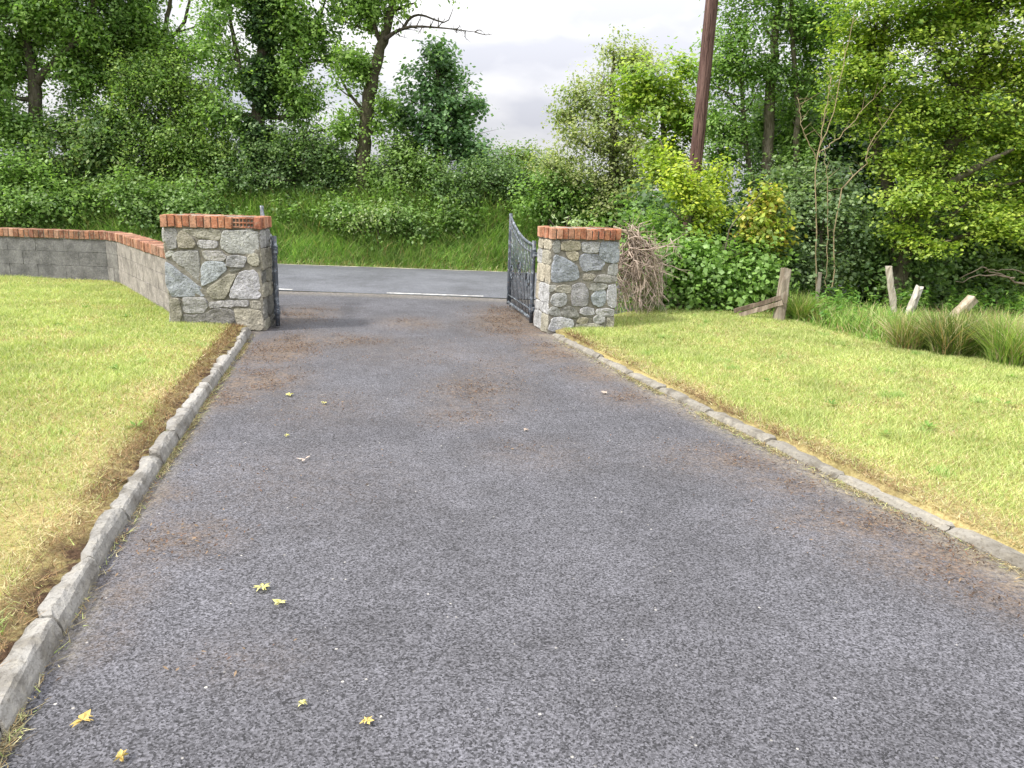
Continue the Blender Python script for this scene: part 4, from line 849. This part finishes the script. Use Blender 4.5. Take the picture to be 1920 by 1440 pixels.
# ------------------------------------------------------------------ heap of dead branches
rng = np.random.default_rng(81); m = MB(); b0 = np.array([1.85, 10.55, 0.06])
PX = D(1195, 455, 10.55)
for k in range(105):
    st = D(rng.normal(1190, 13), rng.normal(462, 22), 10.5 + rng.normal(0, 0.16))
    a = rng.uniform(-1, 1); ln = rng.uniform(60, 165)
    en = D(1196 + a * 44 + rng.normal(0, 14), 452 + ln * (1 - 0.25 * abs(a)), 10.45 - rng.uniform(-0.4, 0.35))
    mid = (st + en) / 2 + np.array([0.07 * a + rng.normal(0, 0.04), rng.normal(0, 0.06), 0.06]); mid2 = st * 0.25 + en * 0.75 + np.array([0.07 * a, 0, 0.04])
    en[2] = max(en[2], 0.08)
    if k % 4 == 0:     # some stick out every way
        v_ = rng.normal(0, 1, 3); v_[1] = -abs(v_[1]) * 0.6; v_ /= np.linalg.norm(v_); en = st + np.array([0.03, 0, -0.15]) + v_ * rng.uniform(0.3, 0.62); mid = st * 0.6 + en * 0.4 + rng.normal(0, 0.06, 3); mid2 = st * 0.25 + en * 0.75 + rng.normal(0, 0.06, 3); en[2] = max(en[2], 0.08)
    S = spline([st, mid, mid2, en], 12); S[1:] += rng.normal(0, 0.026, (11, 3)); S[:, 2] = np.maximum(S[:, 2], 0.08)
    c = np.array((0.42, 0.345, 0.285)) * rng.uniform(0.6, 1.25)
    tube(m, S - b0, np.linspace(rng.uniform(0.005, 0.012), 0.0025, 12), 5, c, False)
    for i in range(2, 12):
        e = S[i] + (S[min(i + 1, 11)] - S[i - 1]) * rng.uniform(0.6, 1.6) + rng.normal(0, 0.06, 3); e[2] = max(e[2], 0.07); twigs(m, [S[i] - b0], [e - b0], 0.0045, 0.002, c)
for pts in (([(1160, 428), (1185, 445), (1205, 470)]), ([(1150, 425), (1180, 438), (1210, 455)]), ([(1168, 432), (1196, 440), (1222, 478)])):
    S = spline([D(x, y, 10.4) for x, y in pts], 8); tube(m, S - b0, np.linspace(0.016, 0.02, 8), 6, (0.30, 0.25, 0.18), True)
for k in range(26):
    st = D(rng.normal(1180, 10), rng.normal(445, 8), 10.45); en = st + np.array([rng.normal(-0.05, 0.2), rng.normal(0, 0.15), rng.uniform(0.0, 0.18)])
    twigs(m, [st - b0], [en - b0], 0.006, 0.003, (0.3, 0.25, 0.17))
o = m.build('dead_branches', M_TWIG, None, True); o.location = b0
tag(o, 'heap of dead grey-brown branches fanned out beside the stone pillar', 'brushwood')

# ------------------------------------------------------------------ telegraph pole
pb = D(1295, 400, 12.4); pt = D(1335, 0, 12.4); ax = (pt - pb) / np.linalg.norm(pt - pb)
foot = pb + ax * ((0.0 - pb[2]) / ax[2]) - ax * 0.05
tp = empty('telegraph_pole', tuple(foot)); tag(tp, 'tall reddish-brown wooden telegraph pole rising out of the bushes', 'telegraph pole')
m = MB(); tube(m, [ax * h for h in np.linspace(0, 8.6, 24)], np.linspace(0.108, 0.086, 24), 20, (1, 1, 1), True, 0.006, np.random.default_rng(4)); m.build('shaft', M_POLE, tp, True)
m = MB(); tube(m, [ax * 8.6, ax * 8.64, ax * 8.66], [0.11, 0.105, 0.03], 16); m.build('cap', M_IRON, tp)
m = MB(); tube(m, [ax * h + np.array([0.06, 0.075, 0]) for h in np.linspace(0.1, 8.0, 30)], 0.008, 5); m.build('earth_cable', M_IRON, tp, True)

# ------------------------------------------------------------------ old fence
def post(label, foot_px, top_px, Y, wpx, colr, seed, sink=0.06, cat='fence post'):
    rng = np.random.default_rng(seed); a = D(*foot_px, Y); b = D(*top_px, Y)
    ax = (b - a) / np.linalg.norm(b - a); a = a + ax * ((0.04 - a[2]) / max(ax[2], 0.3)) ; hw = wpx * Y / FOC / 2
    s1 = np.cross(ax, [0, 1, 0]); s1 /= np.linalg.norm(s1); s2 = np.cross(ax, s1); rot = rng.uniform(-0.5, 0.5)
    e1 = s1 * math.cos(rot) + s2 * math.sin(rot); e2 = np.cross(ax, e1); m = MB(); L = np.linalg.norm(b - a); rings = []
    prof = np.array([(-1, -.75), (-.75, -1), (.75, -1), (1, -.75), (1, .75), (.75, 1), (-.75, 1), (-1, .75)])
    n = 10
    for i in range(n):
        p = prof * hw * (1.05 - 0.12 * i / n) + rng.normal(0, 0.0035, prof.shape)
        lift = rng.normal(0, 0.012, 8) if i == n - 1 else 0
        rings.append(ax * (L * i / (n - 1)) + p[:, :1] * e1 + p[:, 1:] * e2 + (np.outer(lift, ax) if i == n - 1 else 0))
    V = np.concatenate(rings + [[ax * (L + 0.008)]]); i = np.arange(n - 1)[:, None] * 8; j = np.arange(8)[None]; j2 = (j + 1) % 8
    Q = np.stack([i + j, i + j2, i + 8 + j2, i + 8 + j], -1).reshape(-1, 4); l = (n - 1) * 8
    m.add(V, Q, [(l + k, l + (k + 1) % 8, len(V) - 1) for k in range(8)], colr)
    o = m.build('fence_post', M_WOOD); o.location = a; return tag(o, label, cat, 'old fence posts')
post('stout split grey post at the end of the fallen rail', (1459, 606), (1474, 504), 10.1, 17, (0.30, 0.26, 0.21), 1)
post('slender broken grey stake in the weeds between the stout post and the whitish posts', (1528, 585), (1538, 512), 10.7, 7, (0.2, 0.18, 0.145), 2)
post('tallest of the whitish posts, leaning slightly away from the pillar', (1678, 600), (1666, 500), 10.5, 12, (0.46, 0.43, 0.36), 3)
post('short whitish post tilted to one side between its taller and its thicker neighbour', (1700, 600), (1724, 538), 10.3, 12, (0.48, 0.46, 0.41), 4)
post('thick pale post tilted far over in the rushes at the end of the row', (1785, 600), (1826, 558), 10.1, 18, (0.42, 0.36, 0.28), 5)
m = MB(); A, B = D(1378, 588, 10.25), D(1466, 562, 10.05); A[2] = max(A[2], 0.13)
ax = (B - A) / np.linalg.norm(B - A); up = np.array([0, 0, 1.0]); up -= ax * (up @ ax); up /= np.linalg.norm(up); sd = np.cross(ax, up)
rng = np.random.default_rng(9); L = np.linalg.norm(B - A)
for dz, th, sh_, c in ((0.036, 0.055, 0.0, (0.17, 0.135, 0.105)), (-0.036, 0.062, 0.05, (0.30, 0.25, 0.20))):
    n = 9; rings = []
    for i in range(n):
        p = np.array([(-1, -1), (1, -1), (1, 1), (-1, 1)]) * np.array([0.03, th / 2]) * rng.uniform(0.85, 1.1) + rng.normal(0, 0.003, (4, 2))
        rings.append(ax * (sh_ + (L - sh_) * i / (n - 1)) + p[:, :1] * sd + (p[:, 1:] + dz) * up)
    V = np.concatenate(rings); i = np.arange(n - 1)[:, None] * 4; j = np.arange(4)[None]; j2 = (j + 1) % 4
    m.add(V, np.concatenate([np.stack([i + j, i + j2, i + 4 + j2, i + 4 + j], -1).reshape(-1, 4), [[3, 2, 1, 0], [(n - 1) * 4 + q for q in range(4)]]]), None, c)
o = m.build('fence_rail', M_WOOD); o.location = A; tag(o, 'split dark wooden rail fallen with one end in the grass', 'fence rail')

# ------------------------------------------------------------------ grass
GREENS = np.array([(0.25, 0.33, 0.10), (0.36, 0.43, 0.135), (0.45, 0.50, 0.18), (0.53, 0.55, 0.25)])
STRAW = np.array([(0.42, 0.34, 0.17), (0.56, 0.48, 0.27), (0.66, 0.59, 0.37), (0.48, 0.34, 0.17)])
def pick(pal, rng, n): return pal[rng.integers(len(pal), size=n)] * rng.uniform(0.75, 1.25, (n, 1))
def in_view(x, y, margin=330):
    P = np.stack([x, y, np.zeros_like(x) - EYE], 1) @ M3; px = 960 + FOC * P[:, 0] / -P[:, 2]; py = 720 - FOC * P[:, 1] / -P[:, 2]
    return (P[:, 2] < -0.2) & (px > -margin - 200) & (px < 2120 + margin) & (py < 1440 + 3 * margin)
def lawn_grass(name, sampler, dryf, soilf, zf, n, seed, edge_fn):
    rng = np.random.default_rng(seed); x, y = sampler(rng, n); k = in_view(x, y); x, y = x[k], y[k]
    so = soilf(x, y); k = rng.random(len(x)) > so * 0.62; x, y, so = x[k], y[k], so[k]
    d = dryf(x, y); m = len(x); dry = rng.random(m) < (0.18 + 0.68 * d)
    col = np.where(dry[:, None], pick(STRAW, rng, m), pick(GREENS, rng, m)) * (0.8 + 0.4 * fbm(x, y, 2.5, 77))[:, None]
    brown = rng.random(m) < 1.3 * so + 0.10 * d; col[brown] = pick(np.array([(0.20, 0.125, 0.065), (0.30, 0.19, 0.10), (0.13, 0.08, 0.045)]), rng, brown.sum())
    dist = np.hypot(x, y); s = np.clip(dist / 4.5, 0.75, 2.0)
    tuft = sm(0.55, 0.8, fbm(x, y, 2.2, 90))
    h = rng.uniform(0.018, 0.055, m) * np.where(dry, 0.75, 1.0) * (1 + 0.8 * tuft * ~dry); lean = h * np.where(dry, rng.uniform(0.6, 2.6, m), rng.uniform(0.2, 1.3, m))
    mb = MB(); z = zf(x, y) - 0.004
    blades(mb, np.stack([x, y, z], 1), h, lean, 0.0046 * s, col, rng, 1)
    o = mb.build(name, M_GRASS); return tag(o, kind='stuff')
def polar(rng, n, xa, xb, ya, yb):
    # more blades near the camera
    y = ya + (yb - ya) * rng.random(n) ** 1.35; x = rng.uniform(xa, xb, n); return x, y
def s_left(rng, n):
    x, y = polar(rng, n, -9.6, -1.4, 1.0, 11.7); k = x < lawn_right_limit(y) - 0.05 * (y < 8.45); return x[k], y[k]
def s_right(rng, n):
    x, y = polar(rng, n, 0.6, 7.5, 2.2, 10.8); k = x > rlim(y) + 0.05; return x[k], y[k]
lawn_grass('grass', s_left, left_dry, left_soil, lawnz, 820000, 91, xl)
lawn_grass('grass', s_right, right_dry, right_soil, lambda x, y: lawnz(x, y) - 0.02, 620000, 92, xr)

# ranker tufts and small weeds in the lawns
rng = np.random.default_rng(97); mb = MB()
for k in range(130):
    y = 1.6 + 9 * rng.random() ** 1.3
    if k % 2: x = rng.uniform(-8, float(xl(y)) - 0.2); ok = x < float(lawn_right_limit(y)) - 0.1
    else: x = rng.uniform(float(xr(y)) + 0.25, 6.5); ok = x > float(rlim(np.array([y]))[0]) + 0.1 and y < 10.3
    if not ok: continue
    m = int(rng.integers(30, 110)); rr = rng.uniform(0.03, 0.10); th = rng.uniform(0, 6.283, m); q = rr * np.sqrt(rng.random(m))
    bx, by = x + q * np.cos(th), y + q * np.sin(th); h = rng.uniform(0.03, 0.085, m)
    blades(mb, np.stack([bx, by, lawnz(bx, by) - 0.02], 1), h, h * rng.uniform(0.3, 1.3, m), 0.005, pick(GREENS * np.array([0.78, 0.95, 0.85]), rng, m), rng, 2)
for k in range(45):
    y = 1.8 + 8 * rng.random() ** 1.2
    x = rng.uniform(-6.5, float(xl(y)) - 0.25) if k % 2 else rng.uniform(float(xr(y)) + 0.2, 5)
    if k % 2 and x > float(lawn_right_limit(y)) - 0.1: continue
    m = int(rng.integers(6, 12)); th = rng.uniform(0, 6.283, m); P = np.repeat([[x, y, float(lawnz(x, y)) + 0.006]], m, 0); d = np.stack([np.cos(th), np.sin(th), rng.uniform(0.1, 0.5, m)], 1)
    L = rng.uniform(0.04, 0.09); s_ = np.stack([-d[:, 1], d[:, 0], 0 * th], 1)
    V = np.stack([P, P + d * L * 0.55 + s_ * L * 0.16, P + d * L, P + d * L * 0.55 - s_ * L * 0.16], 1).reshape(-1, 3)
    mb.add(V, np.arange(4 * m).reshape(m, 4), None, pick(np.array([(0.12, 0.22, 0.04), (0.18, 0.29, 0.06)]), rng, m))
tag(mb.build('lawn_weeds', M_GRASS), kind='stuff')
# upright leafy weeds round the old posts
mb = MB()
for k in range(170):
    px = rng.uniform(1480, 1930); Y = rng.uniform(9.6, 11.6) if px < 1630 else rng.uniform(10.7, 11.8); c = D(px, 560, Y); c[2] = 0.06
    if c[1] < np.interp(c[0], [3.85, 4.15, 4.6, 5.3, 8], [10.1, 9.2, 8.6, 8.0, 6.6]): continue
    h = rng.uniform(0.25, 0.52); tip = c + np.array([rng.normal(0, 0.05), rng.normal(0, 0.05), h]); twigs(mb, [c], [tip], 0.004, 0.002, (0.16, 0.24, 0.06))
    m = int(h * 60); f = rng.uniform(0.25, 1, m); P = c + (tip - c) * f[:, None]; th = rng.uniform(0, 6.283, m)
    leaves(mb, P, np.stack([np.cos(th) * 0.5, np.sin(th) * 0.5, np.full(m, 0.8)], 1), 0.075, 0.030, pick(np.array([(0.10, 0.22, 0.04), (0.15, 0.29, 0.055), (0.22, 0.34, 0.08)]), rng, m), rng, 0.3)
tag(mb.build('tall_weeds', M_LEAF), kind='stuff')
# straw tufts along the kerbs
rng = np.random.default_rng(93); mb = MB()
for fx, sg, ya, yb, n, amp in ((xl, 1, 1.3, 8.3, 7000, 0.022), (xr, -1, 2.6, 8.6, 8000, 0.05), (lambda y: xl(y) - 0.12, -1, 1.3, 8.3, 5000, 0.10), (lambda y: xr(y) + 0.12, 1, 2.6, 8.8, 5000, 0.12)):
    y = rng.uniform(ya, yb, n); k = 0.15 + 0.85 * sm(0.38, 0.62, fbm(y * 0, y, 2.2, 12 + n)) > rng.random(n); y = y[k]; off = np.abs(rng.normal(0, amp, len(y)))
    x = fx(y) + sg * off; dr = (fx is xl or fx is xr); z = np.where(dr, 0.008, lawnz(x, y) - 0.01)
    h = rng.uniform(0.006, 0.028, len(y)); col = pick(STRAW, rng, len(y)) * rng.choice([0.35, 0.6, 0.85], (len(y), 1)); g = rng.random(len(y)) < 0.12; col[g] = pick(GREENS, rng, g.sum())
    blades(mb, np.stack([x, y, z], 1), h, h * rng.uniform(1.0, 3.0, len(y)), 0.005, col, rng, 1)
tag(mb.build('dry_grass', M_GRASS), kind='stuff')

# long grass on the far bank
rng = np.random.default_rng(94); mb = MB(); n = 80000
x = rng.uniform(-15, 5, n); y = 16.62 + 2.1 * rng.random(n) ** 0.9
BG = np.array([(0.14, 0.26, 0.06), (0.19, 0.33, 0.08), (0.26, 0.41, 0.10), (0.33, 0.43, 0.14)])
col = pick(BG, rng, n) * (0.6 + 0.8 * fbm(x, y, 1.4, 55))[:, None]
dr = rng.random(n) < 0.09 + 0.25 * sm(17.0, 16.6, y); col[dr] = pick(STRAW, rng, dr.sum()) * 0.8
h = (0.10 + 0.36 * sm(16.65, 17.3, y) + 0.28 * sm(17.3, 18.3, y)) * rng.uniform(0.5, 1.35, n) * (0.7 + 0.6 * fbm(x, y, 0.9, 56))
blades(mb, np.stack([x, y, bank(x, y) - 0.04], 1), h, h * rng.uniform(0.3, 1.1, n), rng.uniform(0.010, 0.02, n), col, rng, 3, lean_dir=(0.35, -0.35, 0))
tag(mb.build('verge_grass', M_GRASS), kind='stuff')

# tall grass along the old fence
rng = np.random.default_rng(95); mb = MB(); n = 30000
EXT = 1.0
EX = np.array([(1.3, 10.5), (3.0, 10.5), (3.85, 9.98), (4.15, 8.9), (4.6, 8.2), (5.3, 7.6), (8, 6.2)])
x = rng.uniform(1.4, 8.5, n); y = np.interp(x, EX[:, 0], EX[:, 1]) + 3.2 * rng.random(n) ** 1.4 - 0.08
tall = sm(3.4, 4.4, x); k = (rng.random(n) < 0.25 + 0.75 * tall) & (y < 12.3); x, y, tall = x[k], y[k], tall[k]; n = len(x)
col = pick(np.array([(0.12, 0.24, 0.045), (0.18, 0.33, 0.065), (0.26, 0.40, 0.09), (0.35, 0.45, 0.14)]), rng, n); dr = rng.random(n) < 0.22; col[dr] = pick(STRAW, rng, dr.sum()) * 0.85
dedge = y - np.interp(x, EX[:, 0], EX[:, 1])
h = (0.10 + 0.26 * tall) * rng.uniform(0.55, 1.25, n) * (0.35 + 0.65 * sm(-0.05, 0.5, dedge)) * (0.6 + 0.8 * fbm(x, y, 1.5, 61)) * (1 - 0.35 * sm(9.0, 9.8, y) * sm(4.0, 4.6, x))
blades(mb, np.stack([x, y, lawnz(x, y) - 0.03], 1), h, h * rng.uniform(0.15, 1.0, n), rng.uniform(0.007, 0.016, n), col, rng, 3)
tag(mb.build('tall_grass', M_GRASS), kind='stuff')

def tussock(label, px, py, r, h, n, seed, dark, straw=0.3):
    rng = np.random.default_rng(seed); c = G(px, py, 0.06); mb = MB(); th = rng.uniform(0, 6.283, n); rr = r * np.sqrt(rng.random(n)) * 0.55
    b = np.stack([np.cos(th) * rr, np.sin(th) * rr, np.zeros(n)], 1)
    col = pick(np.array([(0.12, 0.21, 0.04), (0.18, 0.27, 0.055), (0.26, 0.33, 0.085)]) * dark, rng, n); dr = rng.random(n) < straw; col[dr] = pick(STRAW, rng, dr.sum()) * 0.75
    hh = h * rng.uniform(0.35, 1.15, n); ld = np.stack([np.cos(th), np.sin(th), 0 * th], 1) * 0.35
    blades(mb, b, hh, hh * rng.uniform(0.1, 1.0, n), rng.uniform(0.006, 0.012, n), col, rng, 3, lean_dir=ld)
    o = mb.build('rush_clump', M_GRASS); o.location = c; return tag(o, label, 'rushes', 'rush clumps at the lawn edge')
tussock('darkest rush clump, dense and brown-green, in front of the thick tilted post', 1778, 672, 0.34, 0.58, 1700, 1, 0.62, 0.3)
tussock('brownish rush clump leaning over the lawn edge in front of the short whitish post', 1700, 660, 0.28, 0.46, 1200, 2, 1.1, 0.45)
tussock('bright green rush clump at the photo edge beside the straw-pale stems', 1895, 690, 0.36, 0.60, 1500, 3, 1.25, 0.25)
tussock('thin tuft of rushes behind the stout split post', 1500, 606, 0.26, 0.45, 1200, 4, 1.2, 0.15)
tussock('straw-pale rush clump between the dark clump and the photo edge', 1845, 668, 0.30, 0.56, 1200, 5, 1.2, 0.5)

# ------------------------------------------------------------------ litter on the driveway
rng = np.random.default_rng(96); n = 200000; x = rng.uniform(-3.2, 2.6, n); y = rng.uniform(1.2, 11.5, n)
k = (rng.random(n) < 0.7 * stain(x, y) ** 1.5 * sm(0.35, 0.62, fbm(x, y, 4, 66)) * 1.6) & (x > xl(y)) & (x < np.where(y < 8.9, xr(y), 0.1)); x, y = x[k], y[k]; n = len(x)
mb = MB(); P = np.stack([x, y, np.full(n, 0.022)], 1)
leaves(mb, P, np.array([0, 0, 1.0]) + rng.normal(0, 0.3, (n, 3)), 0.020, 0.007, pick(np.array([(0.11, 0.07, 0.042), (0.075, 0.046, 0.03), (0.19, 0.135, 0.085), (0.05, 0.034, 0.024), (0.14, 0.085, 0.058)]), rng, n), rng, 0.0)
tag(mb.build('leaf_litter', M_LITTER), kind='stuff')

def yellow_leaf(label, px, py, r, col, seed, lobes=9):
    rng = np.random.default_rng(seed); c = G(px, py); c[2] = 0.016; mb = MB()
    for q in range(lobes):
        a = q * 6.283 / lobes + rng.normal(0, 0.3); L = 1.15 * r * rng.uniform(0.6, 1.15); wv = L * rng.uniform(0.13, 0.3)
        d = np.array([math.cos(a), math.sin(a), 0]); s = np.array([-d[1], d[0], 0])
        V = [(0, 0, 0.004), d * L * 0.5 + s * wv + [0, 0, rng.uniform(0.004, 0.016)], d * L + [0, 0, rng.uniform(0, 0.012)], d * L * 0.5 - s * wv + [0, 0, rng.uniform(0.004, 0.016)]]
        mb.add(V, [(0, 3, 2, 1)], None, np.array(col) * rng.uniform(0.75, 1.15))
    o = mb.build('fallen_leaf', M_YLEAF); o.location = c; o.rotation_euler = (0, 0, rng.uniform(0, 6)); return tag(o, label, 'leaf', 'fallen leaves on the driveway')
Y1, Y2, PKY = (0.56, 0.52, 0.19), (0.56, 0.41, 0.13), (0.50, 0.40, 0.33)
for a in (('larger of the two pale yellow leaves lying close together on the chippings', 492, 1109, 0.032, Y1, 1), ('smaller of the two pale yellow leaves lying close together on the chippings', 524, 1138, 0.026, Y1, 2), ('orange-yellow leaf at the bottom of the photo near the raised kerb', 157, 1360, 0.034, Y2, 3),
          ('small yellow leaf near the bottom edge, halfway between two others', 567, 1330, 0.018, Y1, 4), ('faded yellow leaf near the bottom edge, the one farthest from the raised kerb', 688, 1362, 0.020, Y2, 5), ('pinkish pale leaf lying flat with two long points', 572, 866, 0.050, PKY, 6, 3), ('bright yellow leaf nearest the crumbling kerb halfway to the gate', 543, 744, 0.035, Y1, 7),
          ('tiny yellow leaf between the pinkish leaf and the crumbling kerb', 538, 822, 0.022, Y1, 8), ('yellow leaf just beyond the bright one, farther from the kerb', 607, 760, 0.026, Y1, 9), ('lone pale leaf in the middle of the driveway', 985, 811, 0.024, PKY, 10), ('straw-coloured leaf cut by the bottom edge of the photo', 228, 1430, 0.022, Y2, 11), ('pale leaf lying near the low worn kerb', 1134, 740, 0.030, PKY, 12)):
    yellow_leaf(*a)
